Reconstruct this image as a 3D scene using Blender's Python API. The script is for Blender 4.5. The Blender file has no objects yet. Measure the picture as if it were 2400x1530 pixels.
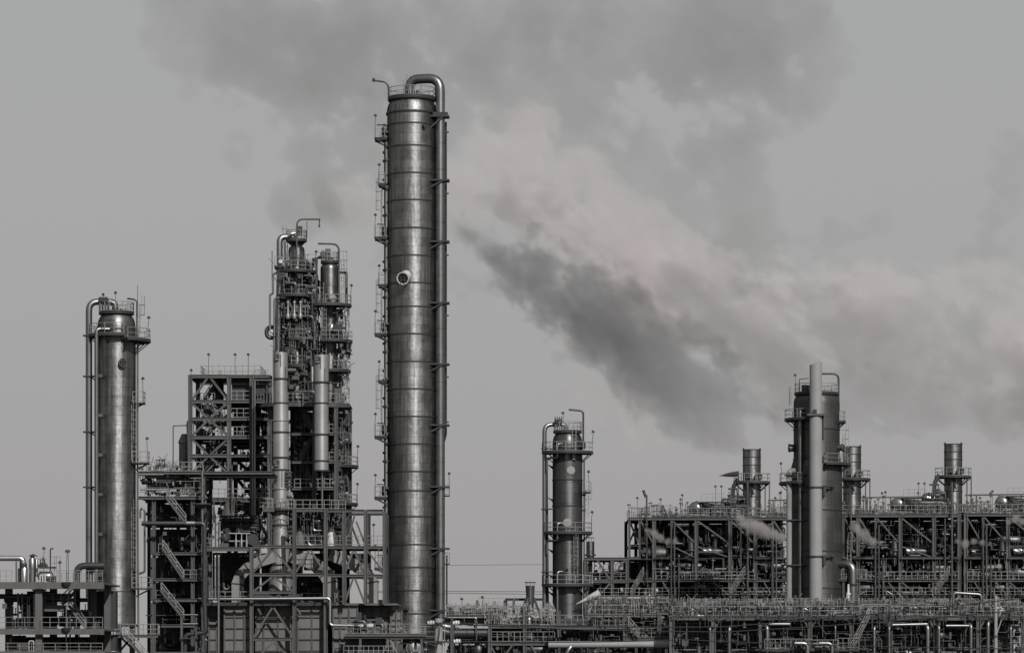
import bpy, math, random
from mathutils import Vector, Matrix
random.seed(7)
sc = bpy.context.scene
R = math.radians
# ------------------------------------------------------------------ camera, sky, sun, exposure
CAMD, HZ, PXM = 400.0, 8.0, 20.0          # camera distance to the plane Y=0, eye height, pixels per metre there
cd = bpy.data.cameras.new('camera'); cam = bpy.data.objects.new('camera', cd); sc.collection.objects.link(cam)
cam.location = (0, -CAMD, HZ); cam.rotation_euler = (R(90), 0, 0)
cd.sensor_width = 36; cd.lens = 120; cd.shift_y = 775/2400; cd.clip_start = 1; cd.clip_end = 6000
sc.camera = cam
SUN_AZ, SUN_EL = 20, 33                   # degrees to the right of the line behind the camera; above the horizon
w = bpy.data.worlds.new('World'); sc.world = w; w.use_nodes = True
nt = w.node_tree; nt.nodes.clear()
sky = nt.nodes.new('ShaderNodeTexSky'); sky.sky_type = 'NISHITA'; sky.sun_disc = False
sky.sun_elevation = R(SUN_EL); sky.sun_rotation = R(180-SUN_AZ); sky.air_density = 1.0; sky.dust_density = 4.0; sky.ozone_density = 1.0
hs = nt.nodes.new('ShaderNodeHueSaturation'); hs.inputs['Saturation'].default_value = 0.06
mx = nt.nodes.new('ShaderNodeMix'); mx.data_type = 'RGBA'; mx.inputs[0].default_value = 0.92
geo = nt.nodes.new('ShaderNodeTexCoord'); sx = nt.nodes.new('ShaderNodeSeparateXYZ'); mr = nt.nodes.new('ShaderNodeMapRange')
mr.inputs[2].default_value = .22; m2 = nt.nodes.new('ShaderNodeMix'); m2.data_type = 'RGBA'
m2.inputs[6].default_value = (3.86, 3.70, 3.70, 1); m2.inputs[7].default_value = (3.80, 3.93, 3.89, 1)      # pinkish haze at the horizon, cool grey above
nt.links.new(geo.outputs['Generated'], sx.inputs[0]); nt.links.new(sx.outputs[2], mr.inputs[0]); nt.links.new(mr.outputs[0], m2.inputs[0]); nt.links.new(m2.outputs[2], mx.inputs[7])
bg = nt.nodes.new('ShaderNodeBackground'); bg.inputs[1].default_value = 0.10
ow = nt.nodes.new('ShaderNodeOutputWorld')
nt.links.new(sky.outputs[0], hs.inputs['Color']); nt.links.new(hs.outputs[0], mx.inputs[6])
nt.links.new(mx.outputs[2], bg.inputs[0]); nt.links.new(bg.outputs[0], ow.inputs[0])
sl = bpy.data.lights.new('sun', 'SUN'); sl.energy = 4.5; sl.angle = R(0.6); sl.color = (1, .98, .965)
so = bpy.data.objects.new('sun', sl); sc.collection.objects.link(so); so.location = (60, -200, 150)
sv = Vector((math.sin(R(SUN_AZ))*math.cos(R(SUN_EL)), -math.cos(R(SUN_AZ))*math.cos(R(SUN_EL)), math.sin(R(SUN_EL))))
so.rotation_euler = sv.to_track_quat('Z', 'Y').to_euler()
vs = sc.view_settings; vs.view_transform = 'Standard'; vs.look = 'None'; vs.exposure = 0; vs.gamma = 1
sc.cycles.max_bounces = 6; sc.cycles.diffuse_bounces = 2; sc.cycles.glossy_bounces = 2; sc.cycles.volume_bounces = 4
sc.cycles.volume_step_rate = 1.5; sc.cycles.volume_max_steps = 512
# ------------------------------------------------------------------ materials (procedural)
def mat(name, col, rough=.6, metal=0.0, var=.25, scale=1.2, streak=0.0, rnd=.12, sheets=None, bump=.0, grime=0.0, spec=.5, aniso=0.0):
    m = bpy.data.materials.new(name); m.use_nodes = True; t = m.node_tree; N, L = t.nodes, t.links
    b = N['Principled BSDF']; b.inputs['Roughness'].default_value = rough; b.inputs['Metallic'].default_value = metal
    b.inputs['Specular IOR Level'].default_value = spec
    if metal > .5: b.inputs['Specular Tint'].default_value = (.1, .1, .1, 1)
    if aniso:
        tg = N.new('ShaderNodeTangent'); tg.direction_type = 'RADIAL'; tg.axis = 'Z'; L.new(tg.outputs[0], b.inputs['Tangent'])
        b.inputs['Anisotropic'].default_value = aniso; b.inputs['Anisotropic Rotation'].default_value = .25
    tc = N.new('ShaderNodeTexCoord'); oi = N.new('ShaderNodeObjectInfo')
    def mt(op, a, c, clamp=False):
        n = N.new('ShaderNodeMath'); n.operation = op; n.use_clamp = clamp
        for i, v in enumerate((a, c)):
            if v is None: continue
            if isinstance(v, (int, float)): n.inputs[i].default_value = v
            else: L.new(v, n.inputs[i])
        return n.outputs[0]
    def nz(vec, s, d=4, r=.6):
        n = N.new('ShaderNodeTexNoise'); n.inputs['Scale'].default_value = s; n.inputs['Detail'].default_value = d; n.inputs['Roughness'].default_value = r
        L.new(vec, n.inputs['Vector']); return n.outputs[0]
    f = mt('ADD', mt('MULTIPLY', mt('SUBTRACT', nz(tc.outputs['Object'], scale), .5), var*2.6), 1)
    f = mt('ADD', f, mt('MULTIPLY', mt('SUBTRACT', oi.outputs['Random'], .5), rnd*2))
    if streak:
        mp = N.new('ShaderNodeMapping'); mp.inputs['Scale'].default_value = (2.2, 2.2, .09); L.new(tc.outputs['Object'], mp.inputs[0])
        f = mt('ADD', f, mt('MULTIPLY', mt('SUBTRACT', nz(mp.outputs[0], 1.6, 5, .65), .5), streak*2.6))
    rg = None
    if sheets:      # cladding sheets wrapped round the axis: width, height in metres
        sp = N.new('ShaderNodeSeparateXYZ'); L.new(tc.outputs['Object'], sp.inputs[0])
        an = mt('ARCTAN2', sp.outputs[1], sp.outputs[0])
        cb = N.new('ShaderNodeCombineXYZ'); L.new(mt('MULTIPLY', an, sheets[2]), cb.inputs[0]); L.new(sp.outputs[2], cb.inputs[1])
        bt = N.new('ShaderNodeTexBrick'); L.new(cb.outputs[0], bt.inputs['Vector']); bt.inputs['Scale'].default_value = 1
        bt.inputs['Brick Width'].default_value = sheets[0]; bt.inputs['Row Height'].default_value = sheets[1]
        bt.inputs['Mortar Size'].default_value = .022; bt.inputs['Mortar Smooth'].default_value = .3; bt.inputs['Bias'].default_value = 0
        bt.inputs['Color1'].default_value = (.86, .86, .86, 1); bt.inputs['Color2'].default_value = (1.08, 1.08, 1.08, 1); bt.inputs['Mortar'].default_value = (.62, .62, .62, 1)
        rgb = N.new('ShaderNodeRGBToBW'); L.new(bt.outputs[0], rgb.inputs[0])
        f = mt('MULTIPLY', f, rgb.outputs[0])
        rg = mt('ADD', mt('MULTIPLY', rgb.outputs[0], .3), rough-.28)
    if grime:
        g = N.new('ShaderNodeMapRange'); L.new(nz(tc.outputs['Object'], .35, 6, .7), g.inputs[0])
        g.inputs[1].default_value = .45; g.inputs[2].default_value = .75; g.inputs[3].default_value = 1; g.inputs[4].default_value = 1-grime
        f = mt('MULTIPLY', f, g.outputs[0])
    vm = N.new('ShaderNodeVectorMath'); vm.operation = 'SCALE'; vm.inputs[0].default_value = col
    L.new(mt('MAXIMUM', f, .12), vm.inputs['Scale']); L.new(vm.outputs[0], b.inputs['Base Color'])
    if rg is not None: L.new(rg, b.inputs['Roughness'])
    if bump:
        bp = N.new('ShaderNodeBump'); bp.inputs['Strength'].default_value = bump; bp.inputs['Distance'].default_value = .05
        L.new(nz(tc.outputs['Object'], 1.6, 3), bp.inputs['Height']); L.new(bp.outputs[0], b.inputs['Normal'])
    return m
M = {
 'clad':   mat('aluminium_cladding', (.195, .192, .188), .47, .95, .26, .8, .8, .07, (1.7, 1.05, 3.0), .6, .4, .5, .5),
 'clad2':  mat('dull_cladding', (.104, .104, .104), .46, .9, .2, .8, .3, .10, (1.5, 1.2, 2.2), .2, .3, .5, .5),
 'darkcl': mat('weathered_cladding', (.084, .0832, .0824), .5, .7, .25, .7, .4, .1, (1.6, 1.6, 2.6), .15, .3, .5, .5),
 'pipe':   mat('pipe_jacket', (.184, .184, .1824), .38, .92, .2, 1.5, .15, .16, None, .08, .2),
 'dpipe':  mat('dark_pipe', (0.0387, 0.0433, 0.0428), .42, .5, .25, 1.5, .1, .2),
 'shiny2': mat('brushed_drum', (.24, .24, .236), .34, .95, .2, 1.2, .15, .1),
 'mpipe':  mat('painted_pipe', (.06, .06, .0592), .5, .25, .25, 1.5, .1, .25),
 'shiny':  mat('polished_jacket', (.4, .4, .392), .28, .95, .12, 1.2, .1, .12),
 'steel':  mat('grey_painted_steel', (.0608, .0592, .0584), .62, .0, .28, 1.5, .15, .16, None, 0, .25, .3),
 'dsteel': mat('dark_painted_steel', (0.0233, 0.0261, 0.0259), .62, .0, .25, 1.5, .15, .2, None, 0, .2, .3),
 'rail':   mat('galvanised_rail', (.16, .1584, .156), .55, .25, .15, 2, 0, .14, None, 0, .15, .3),
 'grate':  mat('deck_grating', (0.0265, 0.0297, 0.0294), .75, .0, .2, 3, 0, .1, None, 0, 0, .2),
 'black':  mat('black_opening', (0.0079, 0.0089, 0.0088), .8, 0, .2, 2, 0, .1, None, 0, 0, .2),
 'band':   mat('dark_ring', (0.0124, 0.0139, 0.0137), .6, .2, .15, 2, 0, .1),
 'white':  mat('pale_stack_paint', (.205, .2, .197), .62, 0, .08, .5, .10, .03, None, 0, .12, .3),
 'alu':    mat('aluminium_paint', (.27, .265, .26), .56, .55, .12, .6, .2, .03, None, .1, .25, .5, .45),
 'bright': mat('white_paint', (.4, .392, .384), .5, 0, .1, 2, 0, .15, None, 0, .2),
 'conc':   mat('concrete', (.0784, .0752, .0736), .85, 0, .16, .8, .14, .06, None, 0, .18, .2),
 'panel':  mat('furnace_plate', (.1024, .0952, .0928), .62, .0, .22, .7, .22, .10, None, 0, .3, .3),
 'duct':   mat('duct_plate', (.175, .17, .166), .6, .0, .18, .8, .2, .06, None, 0, .25, .3),
 'lamp':   mat('lamp_housing', (.02, .0208, .0208), .5),
 'ground': mat('gravel_ground', (.048, .0464, .044), .9, 0, .3, .4),
 'wire':   mat('cable', (.016, .016, .016), .6),
 'sock':   mat('windsock_cloth', (.304, .3, .288), .8, 0, .08, 2, 0, 0, None, 0, .15),
 'soot':   mat('dark_cloth', (.0176, .0176, .0176), .85),
}
# ------------------------------------------------------------------ mesh building
Z = Vector((0, 0, 1))
def V(*a): return Vector(a)
class MB:
    def __init__(s): s.v, s.f = [], []
    def add(s, vs, fs):
        o = len(s.v); s.v += [tuple(v) for v in vs]; s.f += [tuple(i+o for i in f) for f in fs]; return s
    def box(s, a, b):
        (x0, y0, z0), (x1, y1, z1) = a, b
        return s.add([(x0,y0,z0),(x1,y0,z0),(x1,y1,z0),(x0,y1,z0),(x0,y0,z1),(x1,y0,z1),(x1,y1,z1),(x0,y1,z1)],
                     [(0,3,2,1),(4,5,6,7),(0,1,5,4),(1,2,6,5),(2,3,7,6),(3,0,4,7)])
    def cbox(s, c, x, y, z): return s.box((c[0]-x/2, c[1]-y/2, c[2]-z/2), (c[0]+x/2, c[1]+y/2, c[2]+z/2))
    def sweep(s, pts, out, up=None, caps=True, scl=None):
        """out: outline (side, up) points; carried along pts with mitred joints"""
        pts = [Vector(p) for p in pts]; n = len(pts); m = len(out); vs = []
        d0 = (pts[1]-pts[0]).normalized()
        u = Vector(up) if up is not None else (Z if abs(d0.z) < .95 else V(0, 1, 0))
        prev = None
        for i, p in enumerate(pts):
            a = (p-pts[i-1]).normalized() if i else None; b = (pts[i+1]-p).normalized() if i < n-1 else None
            d = a if b is None else b if a is None else (a+b).normalized() if (a+b).length > 1e-4 else b
            if prev is not None:
                u = prev[1]
                q = prev[0].rotation_difference(d); u = q @ u
            side = d.cross(u).normalized(); u = side.cross(d).normalized(); prev = (d, u)
            k = 1.0
            if a is not None and b is not None: k = 1/max(.5, math.sqrt((1+a.dot(b))/2))
            for x, y in out:
                off = side*x+u*y
                if k > 1.001 and b is not None and a is not None:
                    bd = (b-a); 
                    if bd.length > 1e-4: bd.normalize(); off = off+bd*(off.dot(bd))*(k-1)
                if scl: off = off*scl[i]
                vs.append(p+off)
        fs = [(i*m+j, i*m+(j+1) % m, (i+1)*m+(j+1) % m, (i+1)*m+j) for i in range(n-1) for j in range(m)]
        if caps: fs += [tuple(range(m))[::-1], tuple(range((n-1)*m, n*m))]
        return s.add(vs, fs)
    def bar(s, a, b, w, h=None, up=None):
        h = h or w; return s.sweep([a, b], [(-w/2, -h/2), (w/2, -h/2), (w/2, h/2), (-w/2, h/2)], up)
    def isec(s, a, b, w, h, up=None, t=None):
        t = t or min(w, h)*.2; W_, H_ = w/2, h/2; e = t*.5
        return s.sweep([a, b], [(-W_,-H_),(W_,-H_),(W_,-H_+t),(e,-H_+t),(e,H_-t),(W_,H_-t),(W_,H_),(-W_,H_),(-W_,H_-t),(-e,H_-t),(-e,-H_+t),(-W_,-H_+t)], up)
    def tube(s, a, b, r, r1=None, n=10):
        r1 = r if r1 is None else r1
        return s.sweep([a, b], [(math.cos(2*math.pi*i/n), math.sin(2*math.pi*i/n)) for i in range(n)], None, True, [r, r1])
    def pipe(s, pts, r, n=10, bend=None, scl=None):
        pts = [Vector(p) for p in pts]; bend = bend or r*3; o = [pts[0]]
        for i in range(1, len(pts)-1):
            p, a, b = pts[i], pts[i-1]-pts[i], pts[i+1]-pts[i]
            k = min(bend, a.length*.48, b.length*.48); a.normalize(); b.normalize()
            ang = a.angle(b)
            if ang > 3.05: o.append(p); continue
            A, B = p+a*k, p+b*k
            for j in range(6):
                t_ = j/5; o.append(A*(1-t_)**2+p*2*t_*(1-t_)+B*t_*t_)
        o.append(pts[-1])
        return s.sweep(o, [(r*math.cos(2*math.pi*i/n), r*math.sin(2*math.pi*i/n)) for i in range(n)])
    def lathe(s, prof, c, n=32, axis=None, a0=0, a1=2*math.pi, cap=True):
        """prof: (radius, height) pairs; about c, along axis (default up)"""
        c = Vector(c); full = abs(a1-a0-2*math.pi) < 1e-6; m = n if full else n+1
        q = Z.rotation_difference(Vector(axis).normalized()) if axis is not None else None
        vs = []
        for r, h in prof:
            for i in range(m):
                a = a0+(a1-a0)*i/n; p = V(max(r, 1e-4)*math.cos(a), max(r, 1e-4)*math.sin(a), h)
                vs.append(c+(q @ p if q else p))
        fs = [(i*m+j, i*m+(j+1) % m, (i+1)*m+(j+1) % m, (i+1)*m+j) for i in range(len(prof)-1) for j in range(m if full else m-1)]
        if cap and full: fs += [tuple(range(m))[::-1], tuple(range((len(prof)-1)*m, len(prof)*m))]
        return s.add(vs, fs)
    def sector(s, c, r0, r1, z0, z1, a0, a1, n=None):
        n = n or max(3, int(abs(a1-a0)/.22)); vs = []
        for i in range(n+1):
            a = a0+(a1-a0)*i/n; k, l = math.cos(a), math.sin(a)
            vs += [(c[0]+r0*k, c[1]+r0*l, z0), (c[0]+r1*k, c[1]+r1*l, z0), (c[0]+r1*k, c[1]+r1*l, z1), (c[0]+r0*k, c[1]+r0*l, z1)]
        full = abs(abs(a1-a0)-2*math.pi) < 1e-6
        fs = [(i*4+j, i*4+(j+1) % 4, (i+1)*4+(j+1) % 4, (i+1)*4+j) for i in range(n) for j in range(4)]
        if not full: fs += [(3, 2, 1, 0), (n*4, n*4+1, n*4+2, n*4+3)]
        return s.add(vs, fs)
class Thing:
    def __init__(s, name, label, cat, base=(0, 0, 0), group=None):
        s.o = bpy.data.objects.new(name, None); sc.collection.objects.link(s.o); s.o.empty_display_size = .5
        s.b = Vector(base); s.o.location = s.b; s.o['label'] = label; s.o['category'] = cat; s.o['kind'] = 'thing'
        if group: s.o['group'] = group
    def part(s, name, mb, m, parent=None, label=None, kind=None):
        if not mb.v: return None
        me = bpy.data.meshes.new(name); b = s.b
        me.from_pydata([(x-b.x, y-b.y, z-b.z) for x, y, z in mb.v], [], mb.f); me.materials.append(M[m])
        me.polygons.foreach_set('use_smooth', [True]*len(me.polygons)); me.set_sharp_from_angle(angle=R(42)); me.update()
        o = bpy.data.objects.new(name, me); sc.collection.objects.link(o); o.parent = parent or s.o
        if label: o['label'] = label
        if kind: o['kind'] = kind
        return o
class Fr:
    """maps photograph pixels to metres on the plane at depth Y"""
    def __init__(s, Y): s.Y = Y; s.s = (CAMD+Y)/(PXM*CAMD)
    def x(s, px): return (px-1200)*s.s
    def z(s, py): return HZ+(1540-py)*s.s
    def p(s, px, py, dy=0): return V(s.x(px), s.Y+dy, s.z(py))
    def m(s, n): return n*s.s
# ------------------------------------------------------------------ common pieces
def handrail(T, pts, parent=None, h=1.1, sp=1.3, t=.07, closed=False, m='rail', mid=True):
    pts = [Vector(p) for p in pts]; mb = MB()
    if closed: pts.append(pts[0])
    top = [p+Z*h for p in pts]
    for a, b in zip(top, top[1:]): mb.bar(a, b, t)
    if mid:
        for k in (.52, .1):
            for a, b in zip(pts, pts[1:]): mb.bar(a+Z*h*k, b+Z*h*k, t*.75)
    for a, b in zip(pts, pts[1:]):
        n = max(1, round((b-a).length/sp))
        for i in range(n): p = a.lerp(b, i/n); mb.bar(p, p+Z*h, t)
    mb.bar(pts[-1], pts[-1]+Z*h, t)
    return T.part('handrail', mb, m, parent)
def arc(c, r, z, a0, a1, n=None):
    n = n or max(3, int(abs(a1-a0)/.35))
    return [V(c[0]+r*math.cos(a0+(a1-a0)*i/n), c[1]+r*math.sin(a0+(a1-a0)*i/n), z) for i in range(n+1)]
def lamp_post(T, p, h=2.3, lean=.12, side=1, parent=None):
    p = Vector(p); mb = MB(); top = p+Z*h+V(lean*side, 0, 0)
    mb.pipe([p, p+Z*h*.7, top], .035, 6)
    o = T.part('lamp_post', mb, 'steel', parent)
    if o is None: return
    hd = MB().lathe([(.05, .16), (.13, .1), (.2, -.06), (.17, -.12), (.02, -.13)], top+V(-.05*side, 0, .06), 8)
    if parent is None: T.part('lamp', hd, 'lamp', o)
    else: T.part('lamp', hd, 'lamp', parent)
def platform(T, c, r0, r1, z, a0, a1, rail=True, lamps=(), h=1.1, brackets=True, t=.12, m='grate'):
    """ring platform round an axis at c: angles in degrees, 0 = right, 270 = towards the camera"""
    a0, a1 = R(a0), R(a1); full = abs(a1-a0-2*math.pi) < 1e-4
    o = T.part('platform', MB().sector(c, r0, r1, z-t, z, a0, a1), m)
    T.part('toe_plate', MB().sector(c, r1-.01, r1+.025, z-.22, z+.1, a0, a1), 'dsteel', o)
    if rail:
        pts = arc(c, r1-.04, z, a0, a1)
        if not full: pts = [V(c[0]+(r0+.25)*math.cos(a0), c[1]+(r0+.25)*math.sin(a0), z)]+pts+[V(c[0]+(r0+.25)*math.cos(a1), c[1]+(r0+.25)*math.sin(a1), z)]
        handrail(T, pts, o, h)
    if brackets:
        n = max(2, int((a1-a0)/.6))
        for i in range(n+(0 if full else 1)):
            mb = MB()
            a = a0+(a1-a0)*i/n; k = V(math.cos(a), math.sin(a), 0); C = V(c[0], c[1], 0)
            mb.bar(C+k*(r0-.05)+Z*(z-.2), C+k*(r1-.06)+Z*(z-.2), .1, .16)
            mb.bar(C+k*(r0-.05)+Z*(z-.2-(r1-r0)*.8), C+k*(r1-.15)+Z*(z-.22), .1)
            T.part('bracket', mb, 'dsteel', o)
    for la in lamps:
        a = R(la); lamp_post(T, (c[0]+(r1-.05)*math.cos(a), c[1]+(r1-.05)*math.sin(a), z), 2.4, .12, 1 if math.cos(a) > 0 else -1, o)
    return o
def ladder(T, p, z1, out=(0, -1, 0), cage=True, w=.45, m='rail', parent=None):
    p = Vector(p); o = Vector(out).normalized(); sd = o.cross(Z).normalized(); mb = MB(); H_ = z1-p.z
    for k in (-1, 1): mb.bar(p+sd*w/2*k, p+sd*w/2*k+Z*H_, .07)
    n = int(H_/.5)
    for i in range(1, n): mb.bar(p+sd*-w/2+Z*i*.5, p+sd*w/2+Z*i*.5, .045)
    if cage and H_ > 3:
        zz = 2.2
        while zz < H_+.9:
            q = [p+Z*zz+sd*(.36*math.cos(a))+o*(.05+.72*math.sin(a)) for a in [math.pi*j/6 for j in range(7)]]
            for a, b in zip(q, q[1:]): mb.bar(a, b, .05)
            zz += 1.1
        for a in (.25, .5, .75):
            a *= math.pi; d = sd*(.36*math.cos(a))+o*(.05+.72*math.sin(a)); mb.bar(p+Z*2.2+d, p+Z*(H_+.9)+d, .04)
    return T.part('ladder', mb, m, parent)
def stair(T, a, b, w=.9, dirw=(0, 1, 0), m='rail', rails=True):
    """a lower end, b upper end; width runs along dirw"""
    a, b = Vector(a), Vector(b); d = Vector(dirw)*w; mb = MB()
    for k in (0, 1): mb.bar(a+d*k, b+d*k, .07, .26)
    st = T.part('stair_flight', mb, 'steel'); n = max(3, int(abs(b.z-a.z)/.24)); tr = MB()
    for i in range(n):
        p = a.lerp(b, (i+.5)/n); run = abs(b.x-a.x)/n if abs(b.x-a.x) > .5 else .25
        tr.box((p.x-run*.45, min(p.y, p.y+d.y), p.z-.02), (p.x+run*.45, max(p.y, p.y+d.y)+abs(d.x), p.z+.02))
    T.part('tread', tr, 'steel', st, None, 'stuff')
    if rails:
        for k in (0, 1): 
            mb = MB(); A, B = a+d*k, b+d*k
            for h in (1.0, .55): mb.bar(A+Z*h, B+Z*h, .065)
            q = max(2, int((B-A).length/1.2))
            for i in range(q+1): p = A.lerp(B, i/q); mb.bar(p, p+Z*1.0, .065)
            T.part('stair_rail', mb, m, st)
    return st
def column(T, F, px, py0, py1, dy=0, w=.42, m='steel', sec='i'):
    a, b = F.p(px, py1, dy), F.p(px, py0, dy); mb = MB()
    if sec == 'i': mb.isec(a, b, w, w, V(1, 0, 0))       # flanges left and right, web facing the camera
    else: mb.bar(a, b, w)
    return T.part('column', mb, m)
def beam(T, F, x0, x1, py, dy=0, h=.42, w=.3, m='steel', dy1=None):
    a, b = F.p(x0, py, dy), F.p(x1, py, dy if dy1 is None else dy1)
    return T.part('beam', MB().isec(a, b, w, h, Z), m)
def brace(T, F, x0, y0, x1, y1, dy=0, w=.24, m='steel'):
    return T.part('brace', MB().bar(F.p(x0, y0, dy), F.p(x1, y1, dy), w, w), m)
def deck(T, F, x0, x1, py, dy0, dy1, m='grate', t=.1):
    a, b = F.p(x0, py, dy0), F.p(x1, py, dy1); return T.part('deck', MB().box((a.x, a.y, a.z-t), (b.x, b.y, a.z)), m)
def railx(T, F, x0, x1, py, dy=0, m='rail', ends=0.0, sp=1.3, t=.07, h=1.1):
    a, b = F.p(x0, py, dy), F.p(x1, py, dy); pts = [a, b]
    if ends: pts = [a+V(0, ends, 0)]+pts+[b+V(0, ends, 0)]
    return handrail(T, pts, None, h, sp, t, False, m)
def pipe(T, F, pts, rpx, m='pipe', n=12, bend=None, name='pipe'):
    """pts: (px, py[, dy])"""
    P = [F.p(q[0], q[1], q[2] if len(q) > 2 else 0) for q in pts]
    return T.part(name, MB().pipe(P, F.m(rpx), n, bend), m)
def drum(T, a, b, r, m='clad2', n=24, name='drum', bandm='band'):
    """horizontal or upright vessel with dished heads from a to b"""
    a, b = Vector(a), Vector(b); L_ = (b-a).length; k = r*.5
    prof = [(0, -k), (r*.45, -k*.88), (r*.78, -k*.6), (r*.95, -k*.27), (r, 0), (r, L_), (r*.95, L_+k*.27), (r*.78, L_+k*.6), (r*.45, L_+k*.88), (0, L_+k)]
    o = T.part(name, MB().lathe(prof, a, n, b-a), m)
    ax = (b-a).normalized()
    for t_ in (.02, .98): T.part('seam_ring', MB().lathe([(r+.03, -.05), (r+.03, .05)], a+(b-a)*t_, n, ax), bandm, o)
    return o
def valve(T, p, s=.3, m='dsteel', ax=(1, 0, 0)):
    p = Vector(p); a = Vector(ax); mb = MB()
    mb.lathe([(s*.55, -s), (s*.55, -s*.8), (s*.3, -s*.75), (s*.42, 0), (s*.3, s*.75), (s*.55, s*.8), (s*.55, s)], p, 10, a)
    mb.tube(p, p+Z*s*2.0, s*.16, None, 6)
    mb.lathe([(s*.75, -s*.05), (s*.8, 0), (s*.75, s*.05)], p+Z*s*2.0, 12)
    return T.part('valve', mb, m)
def clutter(T, F, x0, x1, y0, y1, d0, d1, n, seed, mats=('dpipe', 'dpipe', 'dpipe', 'pipe', 'dsteel'), big=.25):
    """pipes, valves, boxes and small drums that fill the inside of a steel frame"""
    rn = random.Random(seed); U = rn.uniform
    for i in range(n):
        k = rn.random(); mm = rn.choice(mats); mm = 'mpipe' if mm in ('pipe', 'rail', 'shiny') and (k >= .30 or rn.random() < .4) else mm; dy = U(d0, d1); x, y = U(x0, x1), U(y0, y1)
        if k < .30:
            yb = min(y1, y+min(60, U(.3, .9)*(y1-y0))); pipe(T, F, [(x, y, dy), (x, yb, dy), (min(x1, x+U(6, 25)), yb, dy)] if U(0, 1) < .5 else [(x, y, dy), (x, yb, dy)], U(1.6, 4), mm, 8)
        elif k < .58:
            xb = min(x1, x+min(U(25, 80), U(.2, .7)*(x1-x0))); yb = min(y1, y+U(8, 30))
            pipe(T, F, [(x, yb, dy), (x, y, dy), (xb, y, dy)] if U(0, 1) < .5 else [(x, y, dy), (xb, y, dy), (xb, yb, dy)], U(1.8, 5), mm, 8)
        elif k < .76: valve(T, F.p(x, y, dy), U(.2, .42), rn.choice(('dsteel', 'steel', 'dpipe')))
        elif k < .76+big*.6:
            r = U(6, 14); lp = min(U(25, 60), max(8, x1-x-14)); x = max(x, x0+r*.5); y = min(max(y, y0+r), y1-r*.6); a = F.p(x, y, dy); L_ = F.m(lp); ax = V(1, 0, 0) if U(0, 1) < .75 and x+lp+8 < x1+6 else V(0, .4, 0)
            L_ = L_ if ax.x else min(L_, 2.5); ax.normalize()
            drum(T, a, a+ax*L_, F.m(r), rn.choice(('darkcl', 'dpipe', 'clad2')), 16)
        else:
            a = F.p(x, y, dy); T.part('junction_box', MB().cbox(a, U(.3, .8), U(.3, .7), U(.3, 1.0)), rn.choice(('dsteel', 'dsteel', 'dpipe', 'steel')))
def fine(T, F, x0, x1, y0, y1, d0, d1, n, seed, m='steel'):
    """thin conduits, stems, stubs and brackets too small to tell apart, joined into one mesh"""
    rn = random.Random(seed); U = rn.uniform; mb = MB()
    for i in range(n):
        p = F.p(U(x0, x1), U(y0, y1), U(d0, d1)); k = rn.random(); w = U(.03, .075)
        if k < .42: mb.bar(p, V(p.x, p.y, min(p.z+U(.6, 3.2), F.z(y0)+.3)), w)
        elif k < .68: q = V(min(p.x+U(.6, 3.4), F.x(x1)), p.y, p.z); mb.bar(p, q, w); mb.bar(q, q-Z*U(.3, 1.2), w)
        elif k < .82: mb.cbox(p, U(.12, .5), .25, U(.12, .5))
        elif k < .92: mb.tube(p-Z*.2, p+Z*U(.2, .6), U(.08, .2), None, 6)
        else: mb.bar(p, p+V(U(-1.2, 1.2), 0, U(.5, 1.4)), w)
    return T.part('conduit', mb, m, None, None, 'stuff')
def shell(T, F, px, half, pys, m='clad', band='band', dy=0, n=48, bandw=.09, over=.06):
    """courses of a cylindrical shell between the heights pys, a dark ring at every joint"""
    c = F.p(px, 0, dy)
    r = F.m(half)
    for a, b in zip(pys, pys[1:]):
        o = T.part('shell_course', MB().lathe([(r, F.z(b)), (r, F.z(a))], (c.x, c.y, 0), n), m)
        T.part('joint_ring', MB().lathe([(r-.02, F.z(b)-bandw), (r+over, F.z(b)-bandw), (r+over, F.z(b)+bandw), (r-.02, F.z(b)+bandw)], (c.x, c.y, 0), n, None, 0, 2*math.pi, False), band, o)
    return c, r
def dome(T, c, r, z, h, m='clad', n=40, neck=.55, name='dome'):
    prof = [(r, z)]+[(r*(neck+(1-neck)*math.cos(t)), z+h*math.sin(t)) for t in [math.pi/2*i/8 for i in range(1, 9)]]
    o = T.part(name, MB().lathe(prof, (c.x, c.y, 0), n), m); return o
def pipe_clip(T, p, w, d=.5, m='dsteel'):
    return T.part('pipe_clip', MB().cbox(p, w, d, .12), m)
def nozzle(T, c, r, z, ang, nr, ln=.6, m='clad2', open_=False, tilt=0):
    a = R(ang); k = V(math.cos(a), math.sin(a), 0); p = V(c.x, c.y, z)+k*(r-.08-abs(tilt)*.4); k = (k-Z*tilt).normalized()
    o = T.part('manhole', MB().lathe([(nr*.86, 0), (nr*.86, ln), (nr, ln), (nr, ln+.14), (nr*.86, ln+.14), (nr*.80, ln+.05 if open_ else ln+.17), (0, ln+.05 if open_ else ln+.19)], p, 24, k), m)
    q = p+k*(ln+.16); sd = k.cross(Z)
    if open_:
        T.part('bore_shade', MB().lathe([(nr*.78, -.09), (nr*.78, -.07), (0, -.07)], q, 24, k), 'black', o)  # black disc stands in for the dark inside of the manhole
        mb = MB()
        for t in (-.3, .3): mb.bar(q+sd*nr*t-Z*nr*.74-k*.03, q+sd*nr*t+Z*nr*.74-k*.03, .05); mb.bar(q+Z*nr*t-sd*nr*.74-k*.03, q+Z*nr*t+sd*nr*.74-k*.03, .05)
        T.part('grille_bar', mb, 'steel', o, None, 'stuff')
    return o
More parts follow.
